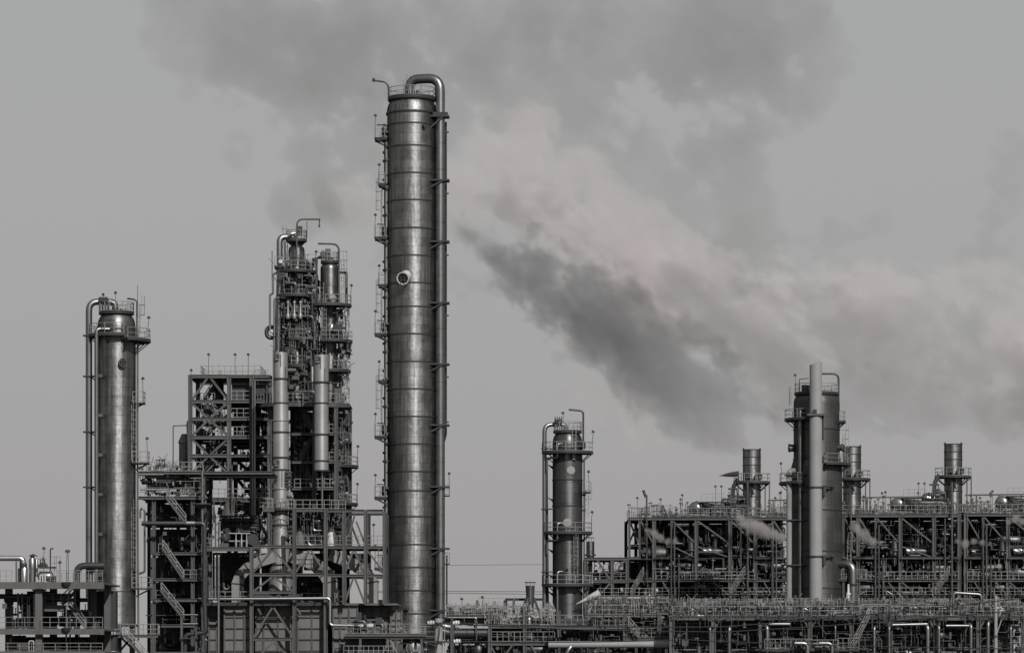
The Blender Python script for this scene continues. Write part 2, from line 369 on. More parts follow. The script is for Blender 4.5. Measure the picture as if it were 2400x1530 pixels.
# ------------------------------------------------------------------ ground
g = MB().add([(-3000, -600, 0), (3000, -600, 0), (3000, 5000, 0), (-3000, 5000, 0)], [(0, 1, 2, 3)])
me = bpy.data.meshes.new('ground'); me.from_pydata(g.v, [], g.f); me.materials.append(M['ground'])
go_ = bpy.data.objects.new('ground', me); sc.collection.objects.link(go_); go_['kind'] = 'structure'
GR = 0.0
def py0(F): return 1540+HZ/F.s           # pixel row of the ground at that depth
# ------------------------------------------------------------------ tall column in the middle
def tall_column():
    F = Fr(16); T = Thing('distillation_column', 'tallest banded metal distillation column with a wide overhead pipe looping from its top', 'column', (F.x(965), 16, 0))
    bands = [268, 296, 348, 412, 475, 540, 604, 668, 723, 787, 851, 915, 979, 1043, 1107, 1152, 1212, 1277, 1330, 1384, 1438, 1490, py0(F)]
    c, r = shell(T, F, 965, 57.5, bands, 'clad', 'band', 0, 64, .085, .07)
    T.part('joint_ring', MB().lathe([(r-.02, F.z(268)-.12), (r+.16, F.z(268)-.1), (r+.16, F.z(268)+.1), (r-.02, F.z(268)+.12)], (c.x, c.y, 0), 64, None, 0, 2*math.pi, False), 'band')
    dome(T, c, r*1.02, F.z(267), F.m(32), 'clad', 64, .70)
    # crown platform on short struts
    zt = F.z(231)
    platform(T, c, .4, F.m(56), zt, 0, 360, True, (), 1.15, False, .34)
    mb = MB()
    for i in range(22):
        a = i*2*math.pi/22; k = V(math.cos(a), math.sin(a), 0)
        mb.bar(V(c.x, c.y, F.z(250))+k*F.m(47), V(c.x, c.y, zt-.3)+k*F.m(54), .11)
    T.part('strut', mb, 'dsteel', None, None, 'stuff')
    for px, h, dy in ((953, 2.7, -1), (946, 2.3, .6), (986, 1.9, 0)): T.part('antenna', MB().tube(F.p(px, 231, dy), F.p(px, 231, dy)+Z*h, .035, .02, 6), 'steel')
    # overhead line and downcomer
    ov = T.part('overhead_pipe', MB().pipe([F.p(960, 232, 0), F.p(960, 187, 0), F.p(1032, 187, -1.1), F.p(1032, 700, -1.1), F.p(1032, 1470, -1.1), F.p(1075, 1470, -1.1)], F.m(11), 20, F.m(30)), 'pipe')
    for y in range(270, 1460, 62): T.part('pipe_seam', MB().lathe([(F.m(11)-.01, -.03), (F.m(11)+.02, -.03), (F.m(11)+.02, .03), (F.m(11)-.01, .03)], F.p(1032, y+7, -1.1), 20, None, 0, 2*math.pi, False), 'clad2', ov)
    for px in (958, 970, 980): T.part('flange', MB().lathe([(.22, 0), (.34, .02), (.34, .2), (.22, .22), (.18, .7)], F.p(px, 231, -1.6 if px > 960 else -1.2), 12), 'clad2')
    T.part('flange', MB().lathe([(F.m(14), 0), (F.m(17), .05), (F.m(17), .3), (F.m(13), .35)], F.p(960, 229), 20), 'pipe')
    for i, y in enumerate((278, 427, 570, 713, 856, 998, 1142, 1286, 1430)):
        big = i == 0
        mb = MB().box((F.x(1006), c.y-2.0, F.z(y)-.1), (F.x(1054), c.y-.2, F.z(y)+.1))
        if big: mb.box((F.x(1015), c.y-1.8, F.z(y)+.1), (F.x(1050), c.y-.3, F.z(y)+.5))
        o = T.part('pipe_guide', mb, 'dsteel')
        mb = MB()
        for d in (-1.9, -.4): mb.bar(V(F.x(1040), c.y+d, F.z(y)), V(F.x(1006), c.y+d, F.z(y+(30 if big else 18))), .16)
        T.part('gusset', mb, 'dsteel', o)
    for y in (313, 456, 600, 741, 885, 990): T.part('pipe_clip', MB().cbox(F.p(1048, y, -.9), .45, .4, .14), 'dsteel')
    T.part('riser_pipe', MB().pipe([F.p(1045, 285, .4), F.p(1045, 1020, .4), F.p(1040, 1035, .4)], F.m(2.4), 8), 'dpipe')
    T.part('riser_pipe', MB().pipe([F.p(1047, 1300, .4), F.p(1047, 1470, .4)], F.m(2.2), 8), 'pipe')
    for y in (1160, 1320):
        q = F.p(1049, y, 1); o = T.part('platform', MB().box((q.x-.9, q.y-1, q.z-.1), (q.x+.25, q.y+.6, q.z)), 'grate')
        handrail(T, [V(q.x-.5, q.y-1, q.z), V(q.x+.22, q.y-1, q.z), V(q.x+.22, q.y+.6, q.z)], o, 1.3)
        if y < 1200: lamp_post(T, V(q.x+.2, q.y-1, q.z), 2.6, .05, -1, o)
    # left edge: light pipe with stand-offs, side platforms, ladders
    x0 = 905
    T.part('side_pipe', MB().pipe([F.p(x0, 292, -.6), F.p(x0, 1500, -.6)], F.m(1.6), 8), 'rail')
    T.part('side_pipe', MB().pipe([F.p(x0-3, 300, .8), F.p(x0-3, 1500, .8)], F.m(2.6), 8), 'dpipe')
    for i in range(19):
        y = 312+64*i; T.part('stand_off', MB().box((F.x(904), c.y-1.0, F.z(y)-.12), (F.x(915), c.y-.45, F.z(y)+.12)), 'steel')
        for q in (20, 40): T.part('pipe_clip', MB().cbox(F.p(901, y+q-40, .7), .5, .4, .28), 'dsteel')
    for y, w in ((325, 29), (432, 20), (557, 29), (668, 20), (782, 29), (892, 20), (1022, 29), (1165, 29), (1330, 29)):
        q = F.p(907-w, y, -1.1); e = F.p(908, y, 1.2)
        o = T.part('platform', MB().box((q.x, q.y, q.z-.16), (e.x, e.y, q.z)), 'grate')
        handrail(T, [V(e.x-.3, q.y+.05, q.z), V(q.x+.04, q.y+.05, q.z), V(q.x+.04, e.y-.05, q.z), V(e.x-.3, e.y-.05, q.z)], o, 1.35, .7, .06)
        mb = MB()
        for yy in (q.y+.1, e.y-.1): mb.bar(V(q.x+.1, yy, q.z-.16), V(e.x+.1, yy, q.z-F.m(w*.62)), .14); mb.bar(V(q.x, yy, q.z-.2), V(e.x, yy, q.z-.2), .12, .2)
        T.part('bracket', mb, 'dsteel', o)
        lamp_post(T, V(q.x+.1, q.y+.1, q.z), 2.6 if w > 25 else 2.2, .08, 1, o)
        if w > 25:
            T.part('manhole', MB().lathe([(.5, -.6), (.5, 0), (.62, 0), (.62, .18), (0, .2)], V(e.x-.45, q.y+1.0, q.z+.75), 16, (-1, -.2, 0)), 'dsteel', o)
            T.part('davit', MB().pipe([V(e.x-.2, q.y+.3, q.z+1.5), V(q.x+.3, q.y+.3, q.z+1.55)], .07, 6), 'dsteel', o)
    for y0_, y1_ in ((520, 436), (760, 672), (985, 896)):
        ladder(T, F.p(895, y0_+15, -.3), F.z(y1_), (-1, -.35, 0), True, .5)
    # manhole facing the camera
    nozzle(T, c, r, F.z(652), 258, F.m(15), 1.7, 'bright', True, .3)
    for px, py, a in ((920, 1425, 262), (1003, 305, 300)): nozzle(T, c, r, F.z(py), a, .28, .4, 'clad2')
    # davit arm on the crown
    T.part('davit_arm', MB().pipe([F.p(911, 235, -.4), F.p(911, 195, -.4), F.p(875, 190, -.4)], F.m(2.2), 8, F.m(15)), 'dpipe')
    T.part('davit_hook', MB().lathe([(.05, 0), (.16, .1), (.16, .4), (.05, .5)], F.p(876, 194, -.4), 8), 'dsteel')
    # base works
    platform(T, c, r, r+1.5, F.z(1493), 180, 360, True, (), 1.3, True)
    nozzle(T, c, r, F.z(1518), 275, .9, .7, 'clad')
    ladder(T, F.p(936, py0(F)-8, -3.3), F.z(1438), (0, -1, 0), False)
tall_column()
# ------------------------------------------------------------------ left column
def left_column():
    F = Fr(-22); T = Thing('distillation_column', 'smooth metal column with two pipes running down its flank beside the concrete deck', 'column', (F.x(273), -22, 0))
    ys = [765, 860, 935, 1010, 1085, 1160, 1235, 1310, 1385, 1462]
    c = F.p(273, 0); r = F.m(45)
    for a, b in zip(ys, ys[1:]):
        o = T.part('shell_course', MB().lathe([(r, F.z(b)), (r, F.z(a))], (c.x, c.y, 0), 56), 'clad')
    T.part('joint_ring', MB().lathe([(r-.02, F.z(1386)-.05), (r+.05, F.z(1386)-.05), (r+.05, F.z(1386)+.05), (r-.02, F.z(1386)+.05)], (c.x, c.y, 0), 56, None, 0, 2*math.pi, False), 'band')
    dome(T, c, r*.98, F.z(765), F.m(28), 'clad', 56, .62)
    T.part('crown_neck', MB().lathe([(r*.6, F.z(740)), (r*.5, F.z(733))], (c.x, c.y, 0), 32), 'dsteel')
    platform(T, c, .3, F.m(41), F.z(733), 0, 360, True, (), 1.1, False, .22)
    mb = MB()
    for i in range(16):
        a = i*2*math.pi/16; k = V(math.cos(a), math.sin(a), 0); mb.bar(V(c.x, c.y, F.z(746))+k*F.m(30), V(c.x, c.y, F.z(734))+k*F.m(39), .1)
    T.part('strut', mb, 'dsteel', None, None, 'stuff')
    T.part('overhead_pipe', MB().pipe([F.p(270, 733, 0), F.p(270, 708, 0), F.p(210, 708, -.6), F.p(210, 1000, -.6), F.p(210, 1400, -.6)], F.m(7.5), 16, F.m(22)), 'pipe')
    T.part('side_pipe', MB().pipe([F.p(262, 776, -2.2), F.p(233, 776, -2.6), F.p(233, 1100, -2.6), F.p(233, 1500, -2.6)], F.m(5), 14, F.m(9)), 'pipe')
    T.part('flange', MB().lathe([(.25, 0), (.5, .05), (.5, .25), (.2, .3)], F.p(280, 731, -.6), 14), 'clad2')
    for px in (236, 243, 250, 256): T.part('standpipe', MB().tube(F.p(px, 733, -1), F.p(px, 705-(px % 3)*3, -1), .1, None, 8), 'steel')
    T.part('junction_box', MB().cbox(F.p(245, 704, -1), .9, .5, .5), 'dsteel')
    for px, y0_, y1_ in ((241, 733, 690), (270, 733, 686), (322, 745, 668)): T.part('antenna', MB().tube(F.p(px, y0_, .3), F.p(px, y1_, .3), .04, .03, 6), 'steel'); T.part('lamp', MB().lathe([(.05, .2), (.16, .08), (.14, -.1)], F.p(px, y1_, .3), 8), 'lamp') if px < 300 else None
    T.part('davit_arm', MB().pipe([F.p(321, 790, .2), F.p(321, 702, .2), F.p(298, 699, .2)], F.m(2.3), 8, F.m(9)), 'dpipe')
    ladder(T, F.p(325, 785, 0), F.z(712), (1, -.5, 0), True, .5)
    # upper ring platform, wider to the right
    platform(T, c, r, F.m(66), F.z(787), 130, 292, True, (), 1.2)
    platform(T, c, r, F.m(80), F.z(798), 296, 400, True, (345,), 1.2)
    for y in (788, 883, 1013, 1142):
        o = T.part('pipe_guide', MB().box((F.x(197), c.y-1.1, F.z(y)-.07), (F.x(229), c.y-.2, F.z(y)+.07)), 'dsteel')
        T.part('gusset', MB().bar(F.p(216, y+2, -.6), F.p(228, y+12, -.6), .13), 'dsteel', o)
    for i in range(8):
        y = 885+92*i; T.part('stand_off', MB().box((F.x(236), c.y-2.7, F.z(y)-.16), (F.x(247), c.y-1.6, F.z(y)+.16)), 'steel')
    nozzle(T, c, r, F.z(854), 292, F.m(10), .5, 'clad2', True)
    # right edge: caged ladder, pipe and small platforms
    T.part('side_pipe', MB().pipe([F.p(323, 800, -.2), F.p(323, 1140, -.2), F.p(325, 1500, -.2)], F.m(2.2), 8), 'pipe')
    for y, w in ((945, 26), (1085, 36), (1378, 42)):
        q = F.p(314, y, -1.4); e = F.p(314+w, y, .6)
        o = T.part('platform', MB().box((q.x, q.y, q.z-.14), (e.x, e.y, q.z)), 'grate')
        handrail(T, [q+V(0, .05, 0), V(e.x-.05, q.y+.05, q.z), V(e.x-.05, e.y-.05, q.z)], o, 1.2, .8)
        T.part('bracket', MB().bar(V(e.x-.2, c.y-.6, q.z-.15), V(q.x+.1, c.y-.6, q.z-F.m(w*.5)), .15), 'dsteel', o)
        if y < 1300: lamp_post(T, V(e.x-.1, q.y+.1, q.z), 2.6, .05, -1, o)
    for a, b in ((1072, 950), (1370, 1190)): ladder(T, F.p(318, a+8, -1.6), F.z(b), (.5, -1, 0), True, .55)
    # table and legs under the column
    T.part('base_ring', MB().lathe([(r+.02, F.z(1468)), (r+.35, F.z(1468)), (r+.35, F.z(1462)), (r+.02, F.z(1462))], (c.x, c.y, 0), 40), 'dsteel')
    for px, dy in ((250, -1.2), (283, -2.3), (312, -.8), (275, 1.6)):
        a = F.p(px, py0(F), dy); T.part('support_leg', MB().bar(a, F.p(px, 1464, dy), .55), 'conc')
    for x0_, x1_ in ((245, 280), (286, 316)): brace(T, F, x0_, 1490, x1_, 1520, -2.2, .22); brace(T, F, x1_, 1490, x0_, 1525, -2.2, .22)
    o = deck(T, F, 242, 380, 1487, -4.4, -1)
    railx(T, F, 242, 380, 1487, -4.35, 'rail', 1.5, .85, .075, 1.15)
    beam(T, F, 242, 380, 1491, -4.4, .3, .2)
    stair(T, F.p(366, 1560, -5.4), F.p(302, 1488, -5.4), .9, (0, 1, 0))
left_column()
# ------------------------------------------------------------------ concrete deck at far left
def concrete_deck():
    F = Fr(-42); T = Thing('concrete_pipe_deck', 'two-storey concrete frame deck with handrails at the foot of the smooth column', 'deck', (F.x(110), -42, 0))
    for y0_, y1_, x1_ in ((1363, 1379, 243), (1472, 1486, 243), (1525, 1545, 246)):
        for a, b in ((-60, 89), (89.3, x1_)):
            p, q = F.p(a, y1_, 0), F.p(b, y0_, 0); T.part('deck_beam', MB().box((p.x, p.y, p.z), (q.x, p.y+.7, q.z)), 'conc')
        p, q = F.p(-60, y0_+5, .7), F.p(x1_-1, y0_+1, 15); T.part('deck_slab', MB().box((p.x, p.y, p.z), (q.x, q.y, q.z)), 'conc')
    for px in (88, -20):
        for dy in (.75, 12):
            a, b = F.p(px-8, py0(F), dy), F.p(px+8, 1364, dy+.9); T.part('column', MB().box((a.x, a.y, 0), (b.x, b.y, b.z-.25)), 'conc')
    for px in (190, 225):
        a = F.p(px, py0(F), 10); T.part('column', MB().box((a.x-.35, a.y, 0), (a.x+.35, a.y+.7, F.z(1368))), 'conc')
    for s_ in (-1, 1):
        T.part('haunch', MB().add([F.p(88, 1379.5, 1), F.p(88+s_*18, 1379.5, 1), F.p(88, 1398, 1), F.p(88, 1379.5, 1.6), F.p(88+s_*18, 1379.5, 1.6), F.p(88, 1398, 1.6)], [(0, 1, 2), (5, 4, 3), (0, 3, 4, 1), (1, 4, 5, 2), (2, 5, 3, 0)]), 'conc')
    p, q = F.p(95, 1431, 3), F.p(140, 1416, 3); T.part('landing', MB().box((p.x, p.y, p.z), (q.x, p.y+2.4, q.z)), 'conc')
    railx(T, F, 97, 168, 1414, 3, 'rail', 0, .9, .06)
    st1 = stair(T, F.p(133, 1414, 4), F.p(167, 1381, 4), .9)
    st2 = stair(T, F.p(190, 1470, 3.6), F.p(150, 1417, 3.6), .9)
    for x0_, x1_ in ((0, 27), (118, 173), (174, 240)): railx(T, F, x0_, x1_, 1362, .2, 'rail', 0, .75, .055, 1.15)
    railx(T, F, 118, 172, 1362, 9, 'rail', 0, .6, .05, 1.1)
    for x0_, x1_ in ((-10, 80), (96, 240)): railx(T, F, x0_, x1_, 1471, .2, 'rail', 0, .95, .055, 1.15)
    railx(T, F, -10, 240, 1524, .2, 'rail', 0, 1.2, .055, .8)
    for px, y0_, y1_ in ((34, 1388, 1470), (44, 1388, 1470), (57, 1395, 1470), (61, 1395, 1470), (73, 1390, 1470), (148, 1415, 1525), (157, 1440, 1525), (20, 1490, 1524)):
        pipe(T, F, [(px, y0_, 2.5), (px, y1_, 2.5)], 2.2 if px != 73 else 3.2, 'pipe' if px in (73, 148) else 'dpipe', 10)
    pipe(T, F, [(-20, 1395, 5), (150, 1395, 5)], 6, 'dpipe'); pipe(T, F, [(-20, 1402, 9), (180, 1402, 9)], 5, 'dpipe')
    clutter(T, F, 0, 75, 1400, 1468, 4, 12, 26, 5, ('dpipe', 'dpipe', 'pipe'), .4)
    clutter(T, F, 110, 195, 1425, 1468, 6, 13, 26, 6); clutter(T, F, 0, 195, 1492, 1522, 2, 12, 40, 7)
    p, q = F.p(28, 1470, 11), F.p(78, 1380, 11); T.part('equipment_housing', MB().box((p.x, p.y, p.z), (q.x, p.y+2.5, q.z)), 'dsteel')
    p, q = F.p(175, 1470, 12), F.p(240, 1380, 12); T.part('equipment_housing', MB().box((p.x, p.y, p.z), (q.x, p.y+2, q.z)), 'dsteel')
    p, q = F.p(-10, 1524, 12), F.p(240, 1490, 12); T.part('equipment_housing', MB().box((p.x, p.y, p.z), (q.x, p.y+2, q.z)), 'dsteel')
    p, q = F.p(0, 1425, 1.5), F.p(11, 1413, 1.5); T.part('sign_plate', MB().box((p.x, p.y, p.z), (q.x, p.y+.05, q.z)), 'conc')
    pipe(T, F, [(66, 1524, .6), (66, 1501, .6), (77, 1501, .6), (77, 1524, .6)], 1.2, 'bright', 8)
    p, q = F.p(37, 1520, .8), F.p(65, 1508, .8); T.part('equipment_box', MB().box((p.x, p.y, p.z), (q.x, p.y+1, q.z)), 'steel')
    # small light fixtures on tall posts by the deck edge
    for px, y0_, y1_, s_ in ((101, 1362, 1285, 1), (139, 1362, 1318, -1), (155, 1362, 1292, 1), (159, 1362, 1292, -1)):
        a = F.p(px, y0_, .5); lamp_post(T, a, F.z(y1_)-a.z, .05, s_)
    T.part('lamp_bracket', MB().lathe([(.5, .25), (.42, 0), (.1, -.35)], F.p(156, 1369, -.2), 10), 'dsteel')
    T.part('lamp_bracket', MB().lathe([(.5, .25), (.42, 0), (.1, -.35)], F.p(156, 1476, -.2), 10), 'dsteel')
    # ---- equipment standing on the deck
    T = Thing('exhaust_duct', 'fat pale insulated pipe bending down onto the concrete deck', 'pipe', F.p(30, 1362, 4))
    T.part('pipe', MB().pipe([F.p(-60, 1305, 4), F.p(41, 1305, 4), F.p(43, 1330, 4)], F.m(6.5), 16, F.m(9)), 'shiny')
    T.part('collar', MB().lathe([(.28, -.2), (.34, -.2), (.34, .35), (.28, .35)], F.p(43, 1325, 4), 16), 'dsteel')
    T.part('stand', MB().bar(F.p(25, 1362, 4), F.p(25, 1312, 4), .14), 'steel'); T.part('stand', MB().bar(F.p(33, 1362, 4.4), F.p(33, 1312, 4.4), .1), 'steel')
    T.part('tank', MB().lathe([(.36, 0), (.36, 1.5), (.3, 1.6), (0, 1.62)], F.p(44, 1362, 4), 20), 'shiny')
    p = F.p(32, 1362, 4.6); T.part('cabinet', MB().box((p.x-.25, p.y, p.z), (p.x+.25, p.y+.5, p.z+1.5)), 'dsteel')
    T = Thing('silo_vent', 'slim upright metal vessel with a small conical rain cap on the concrete deck', 'vessel', F.p(64, 1362, 4))
    T.part('body', MB().lathe([(.36, 0), (.36, 1.4), (.38, 1.42), (.38, 1.5), (.36, 1.52), (.36, 2.35), (.22, 2.6), (.2, 2.85)], F.p(63, 1362, 4), 20), 'pipe')
    T.part('rain_cap', MB().lathe([(.52, 2.78), (.42, 2.84), (.05, 3.02)], F.p(65, 1362, 4), 20), 'dsteel')
    T.part('side_vessel', MB().lathe([(.14, .6), (.14, 2.4), (.05, 2.55)], F.p(74, 1362, 3.8), 12), 'pipe')
    T = Thing('blower_skid', 'low pump skid with valves, round drum and bent vent pipe on the concrete deck', 'machine', F.p(95, 1362, 4))
    drum(T, F.p(82, 1348, 4), F.p(108, 1348, 4), .52, 'shiny', 20)
    for px in (85, 105): T.part('saddle', MB().cbox(F.p(px, 1358, 4), .2, .9, .5), 'dsteel')
    T.part('top_frame', MB().box(F.p(79, 1329, 3.5), F.p(118, 1325, 4.5)), 'dsteel')
    for i, px in enumerate((83, 88, 92)): valve(T, F.p(px, 1322-4*(i % 2), 4), .32, 'dsteel')
    T.part('vent_pipe', MB().pipe([F.p(106, 1362, 4), F.p(106, 1283, 4), F.p(112, 1281, 4), F.p(112, 1284, 4)], F.m(1.6), 8, F.m(4)), 'dpipe')
    for px, h in ((116, 2.6), (121, 2.7), (129, 2.7)): T.part('post', MB().bar(F.p(px, 1362, 4), F.p(px, 1301, 4), .06), 'rail')
    T.part('cross_rail', MB().bar(F.p(100, 1301, 4), F.p(129, 1302, 4), .06), 'rail'); T.part('cross_rail', MB().bar(F.p(108, 1317, 4), F.p(121, 1317, 4), .06), 'rail')
    p = F.p(112, 1362, 4.2); T.part('cabinet', MB().box((p.x-.3, p.y, p.z), (p.x+.25, p.y+.5, p.z+.7)), 'dsteel')
    for px in (84, 90, 96): T.part('manifold', MB().pipe([F.p(px, 1362, 3.2), F.p(px, 1347, 3.2), F.p(px+5, 1345, 3.2)], .08, 8), 'bright')
    F2 = Fr(-28); T = Thing('crossover_pipe', 'thick dark elbow pipe crossing behind the smooth column onto the deck', 'pipe', F2.p(190, py0(F2)))
    T.part('elbow_pipe', MB().pipe([F2.p(180, 1480), F2.p(180, 1325), F2.p(245, 1325)], F2.m(8), 18, F2.m(20)), 'dpipe')
    T.part('vertical_pipe', MB().pipe([F2.p(209, 1470, 1), F2.p(209, 1322, 1)], F2.m(7), 16), 'pipe')
    T.part('collar', MB().lathe([(.42, -.35), (.46, -.35), (.46, .35), (.42, .35)], F2.p(209, 1333, 1), 16), 'dsteel')
    T.part('stand', MB().bar(F2.p(180, py0(F2)), F2.p(180, 1478), .4), 'dsteel')
concrete_deck()
# ------------------------------------------------------------------ stair and pipe structure between the left column and the furnace
def stair_structure():
    F = Fr(-6); T = Thing('stair_structure', 'dark open steel frame with zigzag stairs beside the smooth column', 'steel structure', F.p(410, py0(F)))
    B = py0(F)
    for px, y0_ in ((361, 1168), (452, 1140), (477, 1105)):
        for dy in (0, 9): column(T, F, px, y0_, B, dy, .42)
    column(T, F, 330, 1100, B, 9, .4, 'dsteel'); column(T, F, 400, 1100, B, 9, .4, 'dsteel')
    for x0_, x1_, y in ((322, 640, 1108), (322, 482, 1167), (362, 478, 1297), (362, 478, 1358), (362, 478, 1406), (378, 455, 1466)):
        for dy in (-.35, 8.6): beam(T, F, x0_, x1_, y, dy, .36, .3)
        deck(T, F, x0_+2, x1_-2, y-2, 0, 8.4)
    for x0_, x1_, y in ((330, 478, 1228), (340, 470, 1440)): deck(T, F, x0_, x1_, y, .5, 8.4, 'dsteel')
    for px in (361, 452):
        for y in (1167, 1297, 1358, 1406): T.part('beam', MB().isec(F.p(px, y, 0), F.p(px, y, 9), .25, .32, Z), 'dsteel')
    for x0_, x1_, y in ((322, 395, 1165), (408, 478, 1165), (330, 476, 1105), (372, 392, 1296), (432, 475, 1357), (366, 385, 1405)): railx(T, F, x0_, x1_, y, -.2, 'rail', 0, .8, .065)
    stair(T, F.p(437, 1226, -1.3), F.p(393, 1168, -1.3)); stair(T, F.p(432, 1357, -1.3), F.p(383, 1284, -1.3)); stair(T, F.p(432, 1449, -1.3), F.p(380, 1384, -1.3))
    for a in ((372, 1310, 400, 1340), (420, 1420, 385, 1460), (455, 1480, 430, 1520), (361, 1300, 340, 1330), (376, 1450, 361, 1440)): brace(T, F, *a, 6, .2, 'dsteel')
    clutter(T, F, 335, 470, 1240, 1290, 3, 9, 16, 31, big=.5); clutter(T, F, 335, 470, 1300, 1400, 3, 9, 24, 32, big=.5); clutter(T, F, 335, 470, 1410, 1525, 3, 9, 26, 33)
    clutter(T, F, 330, 475, 1118, 1160, 1, 9, 26, 34, ('dpipe', 'dpipe', 'pipe')); clutter(T, F, 330, 475, 1172, 1222, 2, 9, 22, 35)
    fine(T, F, 325, 478, 1112, 1164, -.3, 4, 90, 401, 'rail'); fine(T, F, 335, 478, 1172, 1225, .5, 6, 60, 402); fine(T, F, 365, 478, 1235, 1520, .5, 7, 170, 403)
    fine(T, F, 330, 440, 1088, 1104, .3, 5, 60, 404)
    # things on its top deck
    for i, px in enumerate((366, 372, 378, 384)): valve(T, F.p(px, 1092-2*(i % 2), .8), .36, 'dsteel', (0, 1, 0))
    p, q = F.p(345, 1135, 10), F.p(480, 1112, 10); T.part('exchanger', MB().box((p.x, p.y, p.z), (q.x, p.y+1, q.z)), 'dsteel')
    for y0_, y1_ in ((1172, 1225), (1232, 1294), (1300, 1355), (1360, 1404), (1408, 1530)):
        p, q = F.p(333, y1_, 10), F.p(478, y0_, 10); T.part('shade_backing', MB().box((p.x, p.y, p.z), (q.x, p.y+.1, q.z)), 'dsteel')  # dark sheets added at the back so the stair frame reads shaded inside
    drum(T, F.p(420, 1120, 3), F.p(445, 1120, 3), F.m(9), 'clad2'); drum(T, F.p(330, 1126, 2), F.p(350, 1126, 2), F.m(7), 'pipe')
    pipe(T, F, [(325, 1113, -.8), (385, 1113, -.8)], 2.6, 'pipe'); pipe(T, F, [(330, 1148, -.8), (395, 1148, -.8)], 2.2, 'rail')
    pipe(T, F, [(331, 1215, -.9), (331, 1195, -.9), (336, 1190, -.9), (341, 1196, -.9), (341, 1225, -.9), (341, 1340, -.9), (325, 1345, -.9)], 2.4, 'pipe', 10, F.m(5))
    # long dark transfer line across the front and its riser
    T = Thing('transfer_pipe', 'thick dark horizontal pipe strapped across the stair frame and turning down at one end', 'pipe', F.p(484, B, -2.6))
    T.part('main_pipe', MB().pipe([F.p(338, 1228, -2.6), F.p(484, 1228, -2.6), F.p(484, 1410, -2.6), F.p(487, 1482, -2.6), F.p(440, 1487, -2.6), F.p(433, B, -2.6)], F.m(5.2), 14, F.m(9)), 'dpipe')
    T.part('polished_sleeve', MB().tube(F.p(442, 1227.6, -2.6), F.p(462, 1227.6, -2.6), F.m(5.5), None, 14), 'shiny')
    T.part('hanger_disc', MB().lathe([(.3, -.5), (1.1, -.05), (1.1, .05), (.3, .08)], F.p(478, 1183, -2.6), 16), 'steel')
    T.part('riser', MB().pipe([F.p(479, 1105, -2.6), F.p(479, 1225, -2.6)], F.m(3.2), 10), 'pipe')
    for px, y0_, y1_, rr in ((486, 1305, 1402, 3.4), (507, 1304, 1402, 3), (515, 1304, 1530, 3.2)):
        t = Thing('riser_pipe', {486: 'bright upright pipe beside the bend of the dark transfer line', 507: 'shorter pipe of the bright upright pair before the furnace duct', 515: 'longer pipe of the bright upright pair, running down the furnace wall'}[px], 'pipe', F.p(px, y1_, -1.5))
        pt = t.part('pipe', MB().pipe([F.p(px, y0_-3, .5), F.p(px, y0_-2, -1.5), F.p(px, y1_ if y1_ < 1500 else B, -1.5)], F.m(rr), 12, F.m(4)), 'pipe')
        for y in (1330, 1375): t.part('clamp', MB().lathe([(F.m(rr)-.01, -.05), (F.m(rr)+.04, -.05), (F.m(rr)+.04, .05), (F.m(rr)-.01, .05)], F.p(px, y, -1.5), 12, None, 0, 2*math.pi, False), 'dsteel', pt)
    t = Thing('sampling_stand', 'small pipe stand with platform at the foot of the dark transfer line', 'pipe stand', F.p(450, B, -3.5))
    for a in (((431, 1500), (431, 1441), (470, 1441)), ((436, 1462), (470, 1462)), ((433, 1493), (433, 1455))): t.part('pipe', MB().pipe([F.p(x, y, -3.5) for x, y in a], F.m(2), 8, F.m(4)), 'pipe')
    for px in (433, 466): t.part('post', MB().bar(F.p(px, B, -3.2), F.p(px, 1440, -3.2), .2), 'steel')
    t.part('shelf', MB().box(F.p(428, 1497, -3.7), F.p(470, 1494, -2)), 'dsteel')
    t.part('base_slab', MB().box(F.p(372, 1560, -9), F.p(484, 1527, -4)), 'conc')
stair_structure()
